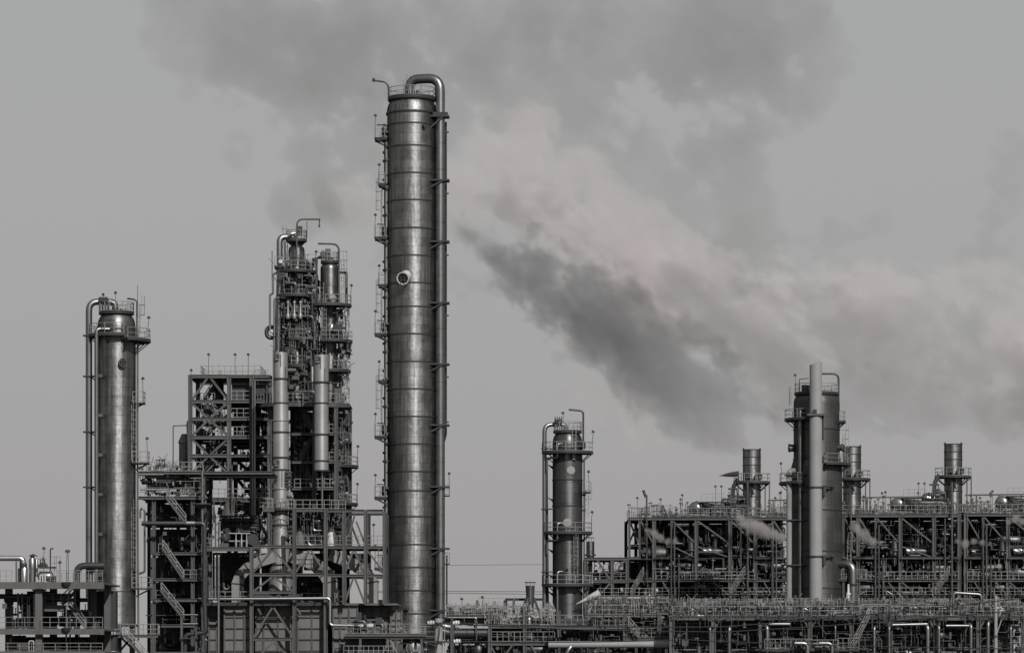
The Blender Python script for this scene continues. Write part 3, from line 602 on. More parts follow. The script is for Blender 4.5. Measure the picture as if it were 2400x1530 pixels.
# ------------------------------------------------------------------ steel process block
def process_block():
    F = Fr(14); T = Thing('process_structure', 'tall rectangular steel frame with crossed bracing and handrailed floors beside the paired stacks', 'steel structure', F.p(530, py0(F)))
    B = py0(F); lv = (882, 941, 982, 1025, 1068, 1111, 1170)
    for px in (446, 537, 590, 632):
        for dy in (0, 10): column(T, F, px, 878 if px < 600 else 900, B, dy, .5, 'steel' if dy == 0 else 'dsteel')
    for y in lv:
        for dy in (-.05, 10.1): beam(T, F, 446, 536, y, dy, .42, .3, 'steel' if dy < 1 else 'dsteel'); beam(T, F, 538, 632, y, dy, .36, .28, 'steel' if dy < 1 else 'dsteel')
        for px in (446, 537, 632): T.part('beam', MB().isec(F.p(px, y, .3), F.p(px, y, 9.8), .28, .36, Z), 'dsteel')
        if y != 1170: deck(T, F, 540, 630, y-2, .4, 9.6)
    deck(T, F, 449, 536, 880, .4, 9.6); deck(T, F, 449, 536, 1066, 3, 9.6); deck(T, F, 449, 536, 980, 6, 9.6); deck(T, F, 449, 536, 1023, 3, 9.6); deck(T, F, 449, 536, 939, 6, 9.6)
    for i, (a, b) in enumerate(zip(lv[:5], lv[1:6])):
        m_ = 490
        for dy in (0.05, 10):
            w_ = .26; mm = 'steel' if dy < 1 else 'dsteel'
            if i % 2 == 0: brace(T, F, m_-4, a+4, 450, b-4, dy, w_, mm); brace(T, F, m_+4, a+4, 533, b-4, dy, w_, mm)
            else: brace(T, F, 450, a+4, m_-4, b-4, dy, w_, mm); brace(T, F, 533, a+4, m_+4, b-4, dy, w_, mm)
    for i, (a, b) in enumerate(zip((1068, 1111, 1170, 1215), (1111, 1170, 1215, 1280))):
        for x0_, x1_ in ((540, 588), (592, 632)): brace(T, F, x0_, a, x1_, b, 9.9, .42, 'dsteel'); brace(T, F, x1_, a, x0_, b, 9.9, .42, 'dsteel')
    for y in lv[1:4]: railx(T, F, 540, 586, y-3, .05, 'rail', 0, .75, .08, 1.15)
    railx(T, F, 484, 632, 1168, -.6, 'rail', 0, .75, .08, 1.15)
    railx(T, F, 449, 500, 939, 2, 'rail', 0, .9, .06)
    a, b = F.p(470, 879, .3), F.p(610, 879, 9); handrail(T, [a+V(0, 6, 0), a, V(b.x, a.y, a.z), V(b.x, b.y, a.z), V(a.x, b.y, a.z)], None, 1.15, .75, .06)
    railx(T, F, 596, 626, 884, 1, 'rail', 0, .8, .05, 1.0)
    for px in (488, 550, 581): lamp_post(T, F.p(px, 879, .5), 2.5, .05, 1)
    lamp_post(T, F.p(456, 941, 4), 2.4, .05, 1); lamp_post(T, F.p(448, 878, 0), .5, .05, 1)
    for i in range(5):
        if i % 2: stair(T, F.p(512, lv[i+1]-2, 4), F.p(478, lv[i]-2, 4), .9)
        else: stair(T, F.p(470, lv[i+1]-2, 4), F.p(510, lv[i]-2, 4), .9)
    p, q = F.p(541, 936, 1.5), F.p(640, 886, 1.5); T.part('equipment_house', MB().box((p.x, p.y, p.z), (q.x, p.y+7, q.z)), 'dsteel')
    p, q = F.p(541, 980, 4), F.p(588, 944, 4); T.part('equipment_house', MB().box((p.x, p.y, p.z), (q.x, p.y+4, q.z)), 'dsteel')
    p, q = F.p(541, 1022, 4), F.p(588, 984, 4); T.part('equipment_house', MB().box((p.x, p.y, p.z), (q.x, p.y+4, q.z)), 'dsteel')
    T.part('hopper', MB().add([F.p(556, 1024, .5), F.p(568, 1024, .5), F.p(568, 990, .5), F.p(556, 1024, 1.5), F.p(568, 1024, 1.5), F.p(568, 990, 1.5)], [(0, 1, 2), (5, 4, 3), (0, 3, 4, 1), (1, 4, 5, 2), (2, 5, 3, 0)]), 'steel')
    p = F.p(482, 966, 2); T.part('vessel', MB().lathe([(.45, -.9), (.5, -.8), (.5, .8), (.35, 1.0), (0, 1.05)], p, 14), 'dsteel'); T.part('vessel', MB().lathe([(.5, -1.4), (.7, -1.2), (.7, 1.2), (.4, 1.6), (0, 1.7)], F.p(503, 915, 5), 14), 'dsteel')
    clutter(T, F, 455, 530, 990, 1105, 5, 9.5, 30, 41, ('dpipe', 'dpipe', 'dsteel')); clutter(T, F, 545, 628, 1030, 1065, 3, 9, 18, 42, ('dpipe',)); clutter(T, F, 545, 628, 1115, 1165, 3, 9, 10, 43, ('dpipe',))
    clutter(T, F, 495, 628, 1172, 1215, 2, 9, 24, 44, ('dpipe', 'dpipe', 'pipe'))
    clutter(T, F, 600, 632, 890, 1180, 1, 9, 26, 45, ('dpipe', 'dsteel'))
    T.part('cone', MB().lathe([(.55, 0), (.2, 1.5), (.15, 1.7)], F.p(533, 1210, -1), 4), 'steel')
    for px in (594, 599):
        pipe(T, F, [(px, 893, -1.2), (px, 1140, -1.2), (px, 1222 if px == 599 else 1208, -1.2)], 2.5, 'pipe', 10)
    pipe(T, F, [(594, 893, -1.2), (640, 893, -1)], 3, 'dpipe', 10)
    for dx, y0_, y1_ in ((503, 1175, 1225), (550, 1176, 1230), (545, 1090, 1215)): pipe(T, F, [(dx, y0_, -.9), (dx, y1_, -.9)], 1.6, 'steel', 8)
    fine(T, F, 450, 532, 945, 1108, 1, 8, 130, 405); fine(T, F, 540, 632, 890, 1168, .5, 8, 200, 406); fine(T, F, 484, 632, 1172, 1280, .2, 8, 170, 407); fine(T, F, 596, 634, 900, 1280, -.4, 5, 110, 408, 'dsteel')
    # drum with conical top on the deck to its left
    t = Thing('knockout_drum', 'upright ribbed drum with a conical top behind the stair side of the braced frame', 'vessel', F.p(428, 1095, 3))
    t.part('body', MB().lathe([(F.m(14), 0), (F.m(14), F.m(58)), (F.m(16), F.m(58)), (F.m(16), F.m(61)), (F.m(8), F.m(80)), (0, F.m(80))], F.p(428, 1093, 3), 10), 'clad2')
    t.part('loop_pipe', MB().pipe([F.p(440, 1090, 1.5), F.p(437, 985, 1.5), F.p(446, 985, 3)], F.m(3.2), 12, F.m(7)), 'pipe')
    t.part('bent_rod', MB().pipe([F.p(402, 1095, 2), F.p(402, 995, 2), F.p(436, 994, 2)], F.m(1.2), 8, F.m(3)), 'dpipe')
    t.part('support', MB().bar(F.p(428, 1105, 3), F.p(428, 1092, 3), 1.1), 'dsteel')
process_block()
# ------------------------------------------------------------------ two slender columns over the furnace
def column_cluster():
    F = Fr(20); B = py0(F)
    T = Thing('reactor_column', 'slender column ringed with many platforms, its crane arm pointing towards the tallest column', 'column', (F.x(695), 20, 0)); c = F.p(695, 0)
    def cyl(T_, c_, r_, y0_, y1_, m='clad2', nm='shell_course'): return T_.part(nm, MB().lathe([(F.m(r_), F.z(y1_)), (F.m(r_), F.z(y0_))], (c_.x, c_.y, 0), 28), m)
    dome(T, c, F.m(19), F.z(588), F.m(12), 'clad2', 28, .45); cyl(T, c, 19, 588, 640, 'clad'); cyl(T, c, 15, 640, 700, 'clad'); cyl(T, c, 14, 700, 800, 'clad2'); cyl(T, c, 14, 800, 945, 'clad'); cyl(T, c, 15, 945, B, 'clad2')
    T.part('neck', MB().lathe([(F.m(12), F.z(585)), (F.m(12), F.z(563))], (c.x, c.y, 0), 20), 'dsteel')
    for i, (y, rr, a0, a1) in enumerate(((563, 24, 0, 360), (637, 46, 215, 365), (694, 47, 170, 370), (745, 42, 170, 370), (796, 44, 250, 380), (858, 36, 190, 380))):
        platform(T, c, F.m(13), F.m(rr), F.z(y), a0, a1, True, (355,) if i == 1 else (), 1.15)
    T.part('platform', MB().box(F.p(645, 631, -2), F.p(680, 627, 1)), 'dsteel'); handrail(T, [F.p(646, 627, -2), F.p(680, 627, -2)], None, 1.1, .8)
    T.part('overhead_pipe', MB().pipe([F.p(690, 572, 0), F.p(690, 556, 0), F.p(656, 556, -.5), F.p(656, 640, -.5), F.p(652, 830, -.5)], F.m(7), 14, F.m(14)), 'pipe')
    T.part('relief_valve', MB().lathe([(F.m(5), -.3), (F.m(5.5), 0), (F.m(2), .5)], F.p(686, 551, -1.2), 12, (1, 0, .2)), 'shiny')
    T.part('junction_box', MB().cbox(F.p(704, 543, -.8), .55, .5, 1.1), 'dsteel')
    T.part('davit_arm', MB().pipe([F.p(697, 620, -1.2), F.p(697, 517, -1.2), F.p(752, 517, -1.2)], F.m(2), 10, F.m(16)), 'steel')
    T.part('davit_hook', MB().pipe([F.p(750, 517, -1.2), F.p(750, 527, -1.2)], .07, 6), 'dsteel')
    T.part('lifting_block', MB().lathe([(.02, .5), (.1, .3), (.14, .1), (.03, 0)], F.p(749.5, 536, -1.2), 8), 'dsteel'); T.part('cable', MB().tube(F.p(749.5, 535, -1.2), F.p(750, 525, -1.2), .02, None, 5), 'wire')
    T.part('pole', MB().tube(F.p(710, 870, -1.8), F.p(710, 612, -1.8), .11, .08, 8), 'steel')
    T.part('side_pipe', MB().pipe([F.p(654, 640, -1), F.p(641, 645, -1), F.p(641, 690, -1), F.p(634, 693, -1), F.p(634, 776, -1), F.p(644, 784, -1), F.p(643, 920, -1)], F.m(2.6), 10, F.m(5)), 'pipe')
    T.part('side_pipe', MB().pipe([F.p(668, 699, -1.3), F.p(645, 701, -1.3), F.p(645, 790, -1.3)], F.m(2.8), 10, F.m(9)), 'pipe')
    T.part('loop_pipe', MB().pipe([F.p(662, 767, 0), F.p(625, 767, -.3), F.p(625, 792, -.3), F.p(662, 792, 0)], F.m(4.9), 14, F.m(12)), 'dpipe')
    T.part('side_vessel', MB().lathe([(F.m(10), F.z(830)), (F.m(10), F.z(775)), (F.m(7), F.z(768))], (F.x(664), 20.5, 0), 16), 'dpipe')
    T.part('side_vessel', MB().lathe([(F.m(11), F.z(940)), (F.m(11), F.z(830)), (F.m(8), F.z(824))], (F.x(724), 21, 0), 16), 'dpipe')
    nozzle(T, c, F.m(19), F.z(620), 340, F.m(8), .5, 'dsteel'); T.part('gauge', MB().lathe([(F.m(4.5), 0), (F.m(4.5), .2), (0, .22)], F.p(661, 618, -2.2), 16, (0, -1, 0)), 'bright')
    for px in (678, 693, 707): T.part('insulated_valve', MB().lathe([(.16, -1.2), (.26, -1), (.26, -.7), (.12, -.5), (.12, .6), (.2, .8), (.1, 1)], F.p(px, 729, -2.4), 10), 'alu')
    for px, y0_, y1_ in ((671, 570, 630), (723, 710, 790), (667, 645, 690), (716, 860, 940), (731, 745, 940)): T.part('riser_pipe', MB().tube(F.p(px, y0_, -1.6), F.p(px, y1_, -1.6), F.m(1.6), None, 8), 'pipe')
    ladder(T, F.p(669, 640, 1), F.z(545), (-.4, -1, 0)); ladder(T, F.p(660, 745, 1), F.z(694), (-.4, -1, 0), False); ladder(T, F.p(690, 858, -1.5), F.z(797), (0, -1, 0)); ladder(T, F.p(741, 860, 0), F.z(760), (0, -1, 0))
    clutter(T, F, 660, 735, 600, 640, .8, 2.4, 14, 51, ('dpipe', 'pipe'), .1); clutter(T, F, 650, 745, 645, 760, .8, 2.6, 70, 52, ('dpipe', 'dpipe', 'dpipe', 'pipe'), .15); clutter(T, F, 648, 745, 760, 935, .8, 3, 90, 53, ('dpipe', 'dpipe', 'dpipe', 'pipe'), .25)
    clutter(T, F, 662, 740, 700, 935, -2.4, -1.4, 34, 54, ('pipe', 'dpipe', 'dpipe'), 0); clutter(T, F, 655, 735, 640, 692, -2.6, -1.6, 9, 55, ('pipe', 'dpipe'), 0)
    for px, y0_, y1_, rr in ((735, 700, 945, 6), (724, 640, 700, 5), (672, 830, 945, 7), (752, 790, 945, 6)): T.part('side_vessel', MB().lathe([(F.m(rr), F.z(y1_)), (F.m(rr), F.z(y0_+4)), (F.m(rr*.6), F.z(y0_))], (F.x(px), 21.5, 0), 14), 'darkcl')
    T.part('mast', MB().tube(F.p(639, 660, -1), F.p(639, 590, -1), .05, None, 6), 'dsteel'); T.part('mast', MB().tube(F.p(720, 560, -.6), F.p(720, 520, -.6), .04, None, 6), 'dsteel')
    fine(T, F, 650, 742, 600, 690, -2.2, 2, 130, 409); fine(T, F, 648, 745, 696, 936, -2.2, 2, 330, 410); fine(T, F, 650, 745, 640, 936, -1.6, 2, 200, 411, 'dsteel')
    # second column
    T = Thing('reactor_column', 'shorter stout-headed column beside the slender one, its crane arm pointing away from the tallest column', 'column', (F.x(773), 20, 0)); c = F.p(773, 0)
    dome(T, c, F.m(22), F.z(630), F.m(11), 'clad', 32, .5); cyl(T, c, 22, 630, 714, 'clad'); cyl(T, c, 16, 714, 760, 'clad2'); cyl(T, c, 16, 760, 870, 'clad'); cyl(T, c, 17, 870, 960, 'clad2'); cyl(T, c, 18, 960, 1100, 'clad2'); cyl(T, c, 28, 1100, 1210, 'darkcl'); cyl(T, c, 24, 1210, B, 'darkcl')
    T.part('neck', MB().lathe([(F.m(15), F.z(624)), (F.m(19), F.z(614))], (c.x, c.y, 0), 20), 'dsteel')
    for y, rr, a0, a1, lm in ((614, 21, 0, 360, ()), (716, 51, 200, 365, (352,)), (800, 53, 250, 365, ()), (870, 49, 250, 365, ()), (1037, 52, 280, 368, (350,)), (1093, 67, 275, 368, (350,)), (1181, 66, 275, 368, (350,))):
        platform(T, c, F.m(15), F.m(rr), F.z(y), a0, a1, True, lm, 1.15)
    T.part('davit_arm', MB().pipe([F.p(795, 715, -.8), F.p(795, 574, -.8), F.p(746, 573, -.8)], F.m(2.2), 10, F.m(16)), 'steel')
    T.part('junction_box', MB().cbox(F.p(769, 597, -.5), .65, .5, 1.3), 'steel')
    T.part('relief_pipe', MB().pipe([F.p(783, 606, 0), F.p(742, 604, 0), F.p(742, 690, 0)], F.m(2.6), 10, F.m(5)), 'dpipe')
    for i, px in enumerate((752, 757, 761)): valve(T, F.p(px, 602-4*(i % 2), -.4), .25, 'dsteel')
    T.part('black_pipe', MB().pipe([F.p(793, 639, 0), F.p(812, 639, 0), F.p(812, 716, 0)], F.m(3), 10, F.m(2)), 'black')
    T.part('bent_pipe', MB().pipe([F.p(795, 740, -.5), F.p(811, 740, -.5), F.p(811, 800, -.5)], F.m(1.6), 8, F.m(3)), 'dpipe')
    nozzle(T, c, F.m(22), F.z(702), 285, F.m(9), .5, 'clad2'); T.part('relief_valve', MB().lathe([(.1, -.7), (.3, -.4), (.32, .2), (.15, .5)], F.p(778, 772, -1.8), 10, (.4, 0, 1)), 'shiny'); T.part('actuator', MB().cbox(F.p(793, 772, -1.5), 1.1, .8, .9), 'dsteel')
    for y0_, y1_ in ((716, 607), (940, 805), (1035, 945)): ladder(T, F.p(803, y0_, 0), F.z(y1_), (.8, -1, 0))
    ladder(T, F.p(756, 716, -1.5), F.z(665), (0, -1, 0), False); ladder(T, F.p(762, 835, -1.6), F.z(720), (0, -1, 0))
    nozzle(T, c, F.m(28), F.z(1132), 345, F.m(12), .8, 'dsteel')
    T.part('side_vessel', MB().lathe([(F.m(8), F.z(900)), (F.m(8), F.z(790)), (F.m(5), F.z(785))], (F.x(748), 20.5, 0), 14), 'dpipe')
    clutter(T, F, 745, 800, 720, 940, .6, 2.4, 60, 56, ('dpipe', 'dpipe', 'dpipe', 'pipe'), .2); clutter(T, F, 790, 826, 800, 830, -1.5, 1, 8, 57, ('dpipe',), 0); clutter(T, F, 785, 815, 950, 1180, -1.5, 1, 34, 58, ('dpipe', 'dpipe', 'pipe'), 0)
    T.part('cabinet', MB().cbox(F.p(794, 930, -2.2), .8, .5, 1.8), 'conc')
    fine(T, F, 752, 818, 716, 936, -2, 1.6, 170, 412); fine(T, F, 780, 818, 950, 1185, -2, 1.5, 110, 413)
    # shared deck under both columns and the frame that carries it
    F = Fr(12); B = py0(F)
    T = Thing('stack_support_structure', 'steel frame and wide bowed deck carrying the two slender columns and pale stacks', 'steel structure', F.p(720, B))
    pts = [(600, 944, 3), (640, 946, 0), (700, 948, -1.2), (735, 948, -1.2), (790, 948, 0), (816, 944, 3)]
    P = [F.p(*q) for q in pts]; top = [p+Z*.25 for p in P]; n = len(P); Q = [V(p.x, F.Y+11, p.z) for p in P]
    T.part('deck', MB().add(P+[p+Z*.2 for p in P]+Q+[p+Z*.2 for p in Q], [(i, i+1, n+i+1, n+i) for i in range(n-1)]+[(n+i, n+i+1, 3*n+i+1, 3*n+i) for i in range(n-1)]+[(2*n+i, 2*n+i+1, i+1, i) for i in range(n-1)]+[(2*n, 0, n, 3*n), (n-1, 3*n-1, 4*n-1, 2*n-1)]+[(3*n+i, 3*n+i+1, 2*n+i+1, 2*n+i) for i in range(n-1)]), 'steel')
    for a, b in zip(P, P[1:]): T.part('fascia', MB().bar(a-Z*.1+V(0, -.1, 0), b-Z*.1+V(0, -.1, 0), .12, .42), 'steel')
    handrail(T, [p+Z*.2 for p in P], None, 1.15, .7, .06)
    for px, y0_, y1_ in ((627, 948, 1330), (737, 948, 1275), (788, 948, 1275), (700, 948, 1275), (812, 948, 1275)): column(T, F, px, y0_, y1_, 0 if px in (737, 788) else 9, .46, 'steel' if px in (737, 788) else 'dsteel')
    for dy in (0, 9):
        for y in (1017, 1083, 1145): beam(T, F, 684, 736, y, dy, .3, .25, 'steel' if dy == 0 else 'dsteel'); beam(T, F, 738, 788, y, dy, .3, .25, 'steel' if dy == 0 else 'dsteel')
    for y in (1017, 1083, 1145): deck(T, F, 690, 788, y-2, .3, 9)
    for x0_, x1_, y in ((740, 787, 1015), (740, 787, 1081), (690, 787, 1143)): railx(T, F, x0_, x1_, y, .1, 'rail', 0, .7, .07)
    for i, (y0_, y1_) in enumerate(((952, 1015), (1019, 1080), (1086, 1143), (1148, 1195))):
        brace(T, F, 690, y1_, 735, y0_, 5, .3, 'dsteel'); brace(T, F, 740, y1_, 786, y0_, 9, .3, 'dsteel'); brace(T, F, 736, y1_, 690, y0_, 8.5, .3, 'dsteel'); brace(T, F, 630, y1_, 690, y0_, 9, .3, 'dsteel')
        st_ = stair(T, F.p(698 if i % 2 else 732, y1_, 3), F.p(732 if i % 2 else 698, y0_, 3), .8)
    clutter(T, F, 684, 735, 955, 1190, 4, 9, 60, 61, ('dpipe', 'dpipe', 'pipe', 'dsteel'), .3); clutter(T, F, 740, 800, 955, 1190, 2.5, 9, 40, 62, ('dpipe', 'dpipe', 'pipe'), .3); clutter(T, F, 604, 640, 955, 1280, 4, 9, 30, 63, ('dpipe', 'dsteel'), .2)
    fine(T, F, 684, 800, 955, 1190, .6, 8, 300, 414); fine(T, F, 602, 700, 955, 1275, 3, 8, 170, 415)
    T.part('cabinet', MB().cbox(F.p(639, 926, .8), .85, .5, 2.0), 'conc'); T.part('cabinet', MB().cbox(F.p(700, 1200, 6), 3, 3, 5), 'dsteel')
    for y0_, y1_ in ((955, 1015), (1020, 1080), (1086, 1143), (1148, 1275)):
        p, q = F.p(690, y1_, 10), F.p(815, y0_, 10); T.part('shade_backing', MB().box((p.x, p.y, p.z), (q.x, p.y+.1, q.z)), 'dsteel')  # dark backing added to deepen the shade between the floors
column_cluster()
# ------------------------------------------------------------------ pale stacks
def pale_stacks():
    F = Fr(4); T = Thing('furnace_stack', 'pale flanged stack widening to a cone on the furnace roof', 'stack', (F.x(657), 4, F.z(1386))); c = F.p(658, 0)
    secs = [(826, 888, 16.5, 16.5), (888, 945, 16, 16), (945, 985, 17.5, 18.5), (985, 1013, 19, 19), (1013, 1072, 19, 19), (1072, 1101, 18.5, 18.5), (1101, 1145, 19, 18.5), (1145, 1194, 18.5, 18.5), (1194, 1231, 17, 17.5), (1231, 1283, 18.5, 21), (1283, 1323, 22, 25.5), (1323, 1352, 25.5, 28), (1352, 1385, 28, 30)]
    def build(T, c, secs, m='alu'):
        for y0_, y1_, r0, r1 in secs:
            o = T.part('stack_section', MB().lathe([(F.m(r1), F.z(y1_)), (F.m(r0), F.z(y0_))], (c.x, c.y, 0), 40), m)
            T.part('flange', MB().lathe([(F.m(r1), F.z(y1_)-.08), (F.m(r1)+.14, F.z(y1_)-.08), (F.m(r1)+.14, F.z(y1_)+.08), (F.m(r1), F.z(y1_)+.08)], (c.x, c.y, 0), 40, None, 0, 2*math.pi, False), 'dsteel' if y1_ not in (985, 1145) else m, o)
    build(T, c, secs)
    def hatch(T, px, py, r):
        p = F.p(px, py, -F.m(r)*.86); o = T.part('hatch', MB().cbox(p, F.m(12), .35, F.m(15)), 'dsteel')
        T.part('hatch_ring', MB().lathe([(F.m(2), 0), (F.m(3.6), 0), (F.m(3.6), .1), (F.m(2), .1)], p+V(-F.m(2.5), -.17, F.m(1.5)), 14, (0, -1, 0)), 'steel', o)
        T.part('hatch_lip', MB().cbox(p+V(F.m(1), -.25, -F.m(5)), F.m(9), .2, F.m(2)), 'white', o)
    hatch(T, 650, 839, 16.5); hatch(T, 650, 1087, 18.5)
    for px, y0_, y1_, rr in ((659, 832, 860, 16.5), (669.5, 860, 887, 16.5)):
        dx = px-658; T.part('seam_rib', MB().box(F.p(px-.5, y1_, -math.sqrt(rr**2-dx**2)*F.s-.08), F.p(px+.8, y0_, -math.sqrt(rr**2-dx**2)*F.s+.12)), 'dsteel')
    T.part('access_frame', MB().box(F.p(661, 1142, -.98), F.p(663, 1101, -.85)), 'dsteel')
    for i in range(5): T.part('damper_louvre', MB().cbox(F.p(677, 1108+8*i, -.5), F.m(16), .9, F.m(5)), 'dsteel')
    for i in range(4): T.part('damper_louvre', MB().cbox(F.p(681, 1235+10*i, -.2), F.m(14), .9, F.m(6)), 'dsteel')
    T.part('nozzle', MB().lathe([(.25, 0), (.4, .3), (.4, .5)], F.p(676, 1162, -.6), 12, (1, -.3, .3)), 'white')
    for y, a0, a1, rr in ((1192, 150, 390, 33), (1013, 240, 300, 22)):
        if y == 1192: platform(T, c, F.m(18), F.m(rr), F.z(y), a0, a1, True, (), 1.15)
    o = T.part('catwalk', MB().box(F.p(618, 1200, -1.6), F.p(645, 1193, .5)), 'steel'); handrail(T, [F.p(618, 1193, -1.5), F.p(642, 1193, -1.5)], o, 1.15, .7)
    T.part('base_plate', MB().lathe([(F.m(33), F.z(1389)), (F.m(33), F.z(1384))], (c.x, c.y, 0), 32), 'dsteel')
    T.part('side_ladder', MB().bar(F.p(640, 820, -.5), F.p(640, 945, -.5), .12), 'rail')
    F = Fr(7); T = Thing('furnace_stack', 'pale flanged stack ending open above the furnace, nearer the second column', 'stack', (F.x(753), 7, F.z(1103))); c = F.p(753, 0)
    build(T, c, [(832, 896, 17.5, 17.5), (896, 945, 16.5, 16), (945, 1018, 17, 17), (1018, 1080, 16.5, 16.5), (1080, 1103, 17, 17)])
    hatch(T, 745, 845, 17)
    for px, y0_, y1_, rr in ((752, 838, 866, 17.5), (762, 864, 893, 17.5)):
        dx = px-753; T.part('seam_rib', MB().box(F.p(px-.5, y1_, -math.sqrt(rr**2-dx**2)*F.s-.08), F.p(px+.8, y0_, -math.sqrt(rr**2-dx**2)*F.s+.12)), 'dsteel')
    T.part('drain_pipe', MB().pipe([F.p(755, 1100, 0), F.p(755, 1200, 0)], F.m(3), 10), 'pipe')
    T.part('side_pipe', MB().pipe([F.p(733, 860, -.6), F.p(733, 895, -.6)], F.m(1.6), 8), 'bright')
pale_stacks()
# ------------------------------------------------------------------ furnace: box, ducts, frame
def furnace():
    F = Fr(0); B = py0(F)
    T = Thing('process_furnace', 'long ribbed furnace box with curved rectangular flue ducts on its roof', 'furnace', F.p(700, B))
    rows = [1418, 1446, 1472, 1498, 1525, 1553, 1600, B]
    def wall(xs, dy, rows, depth):
        a, b = F.p(xs[0], rows[-1], dy+.25), F.p(xs[-1], rows[0], dy+.25)
        T.part('furnace_body', MB().box((a.x, a.y, 0), (b.x, a.y+depth, b.z)), 'panel')
        for x0_, x1_ in zip(xs, xs[1:]):
            for y0_, y1_ in zip(rows, rows[1:]):
                p, q = F.p(x0_+1.2, y1_-1, dy+.12), F.p(x1_-1.2, y0_+1, dy+.12); T.part('wall_panel', MB().box((p.x, p.y, p.z), (q.x, p.y+.14, q.z)), 'panel')
        for x in xs: p = F.p(x, 0, dy); T.part('rib', MB().box((p.x-.08, p.y-.08, 0), (p.x+.08, p.y+.3, F.z(rows[0]))), 'steel')
        for y in rows[:-1]: p, q = F.p(xs[0], y, dy), F.p(xs[-1], y, dy); T.part('stiffener', MB().box((p.x, p.y-.02, p.z-.07), (q.x, p.y+.28, p.z+.07)), 'dsteel')
    wall([486, 505, 525], 2, rows, 10); wall([526, 550, 572, 592], 0, rows, 12); wall([598, 616, 650, 684], 1.2, [1420]+rows[1:], 10); wall([698, 731, 752, 764], 0, rows, 12); wall([781, 797, 818, 838], 0, [1416]+rows[1:], 10)
    wall([846, 872, 892, 914], 2.2, [1420]+rows[1:], 7); wall([915, 928, 941], 1.4, [1430, 1452, 1466, 1480, 1498, 1525, B], 3)
    p, q = F.p(484, 1419, -.6), F.p(786, 1411, -.6); T.part('eave', MB().box((p.x, p.y, p.z), (q.x, p.y+14, q.z)), 'dsteel')
    p, q = F.p(786.5, 1418, -.4), F.p(932, 1413, -.4); T.part('eave', MB().box((p.x, p.y, p.z), (q.x, p.y+12, q.z)), 'steel')
    p, q = F.p(590, 1411, 3), F.p(700, 1390, 3); T.part('roof_step', MB().box((p.x, p.y, p.z), (q.x, p.y+8, q.z)), 'dsteel')
    # ducts
    def duct(pts, w, dy, dep, m='duct'):
        P = [F.p(x, y, dy) for x, y in pts]
        o = T.part('flue_duct', MB().sweep(P, [(-dep/2, -w/2), (dep/2, -w/2), (dep/2, w/2), (-dep/2, w/2)], V(1, 0, 0)), m)
        for i, p in enumerate(P[:-1]):
            d = (P[i+1]-P[max(0, i-1)]).normalized(); mb = MB().sweep([p-d*.06, p+d*.06], [(-dep/2-.09, -w/2-.09), (dep/2+.09, -w/2-.09), (dep/2+.09, w/2+.09), (-dep/2-.09, w/2+.09)], V(1, 0, 0)); T.part('duct_rib', mb, 'dsteel', o)
    duct([(551, 1412), (551, 1366), (558, 1347), (576, 1329), (606, 1313), (640, 1303)], F.m(25), 3.9, 2.6)
    duct([(771, 1412), (771, 1362), (760, 1342), (742, 1325), (713, 1309), (676, 1299)], F.m(33), 3.9, 2.6)
    duct([(868, 1414), (868, 1362), (856, 1343), (834, 1325), (800, 1308), (768, 1296)], F.m(28), 5, 3.2, 'duct')
    # dark boxes added behind the ducts to keep the interior dark
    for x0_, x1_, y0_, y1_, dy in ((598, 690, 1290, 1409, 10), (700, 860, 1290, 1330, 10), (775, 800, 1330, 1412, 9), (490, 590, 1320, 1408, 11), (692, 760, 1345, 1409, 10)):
        p, q = F.p(x0_, y1_, dy), F.p(x1_, y0_, dy); T.part('rear_dark_mass', MB().box((p.x, p.y, p.z), (q.x, p.y+2, q.z)), 'dsteel')
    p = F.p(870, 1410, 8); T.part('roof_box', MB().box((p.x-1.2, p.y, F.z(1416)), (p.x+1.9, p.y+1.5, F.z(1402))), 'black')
    clutter(T, F, 700, 760, 1345, 1405, 7, 9.5, 12, 71, ('dpipe', 'pipe'), .1); clutter(T, F, 495, 540, 1310, 1400, 6, 10, 16, 72, ('dpipe', 'dsteel', 'pipe'), .2)
    railx(T, F, 700, 760, 1409, 6, 'rail', 0, .75, .07); railx(T, F, 784, 804, 1411, 1, 'rail', 0, .5, .07, 1.4); railx(T, F, 492, 600, 1408, -.3, 'rail', 0, 1.7, .07)
    # braced frame in front
    T = Thing('braced_structure', 'grey steel frame with inverted-V bracing standing in front of the furnace ducts', 'steel structure', F.p(745, B, -1.4))
    for px, y0_ in ((592, 1283), (692, 1192), (765, 1192), (808, 1196), (858, 1196), (902, 1200)):
        column(T, F, px, y0_, B if px < 800 else 1416, -1.4, .44)
        if px > 600: column(T, F, px, y0_+3, B if px < 800 else 1416, 8, .4, 'dsteel')
    for y, x0_, x1_, y2 in ((1196, 692, 905, 1202), (1281, 592, 905, 1285), (1347, 592, 905, 1350)):
        xs = [x for x in (592, 692, 765, 808, 858, 902) if x0_ <= x]
        for a, b in zip(xs, xs[1:]):
            beam(T, F, a+2, b-2, y+(a > 760)*2, -1.4, .34, .3)
            if a > 680: beam(T, F, a, b, y+2, 8, .3, .25, 'dsteel')
    for px in (692, 765, 858, 902): T.part('beam', MB().isec(F.p(px, 1283, -1.2), F.p(px, 1283, 8), .24, .3, Z), 'dsteel')
    deck(T, F, 694, 902, 1279, 5.5, 8); deck(T, F, 484, 600, 1285, .5, 6)
    beam(T, F, 484, 590, 1287, -1.2, .5, .3)
    railx(T, F, 682, 900, 1278, -1.25, 'rail', 0, .75, .065); railx(T, F, 484, 505, 1284, -1, 'rail', 0, .6, .07)
    railx(T, F, 612, 640, 1190, -1.5, 'rail'); railx(T, F, 660, 810, 1193, 0, 'rail', 0, .8, .065)
    deck(T, F, 690, 810, 1195, 3, 8)
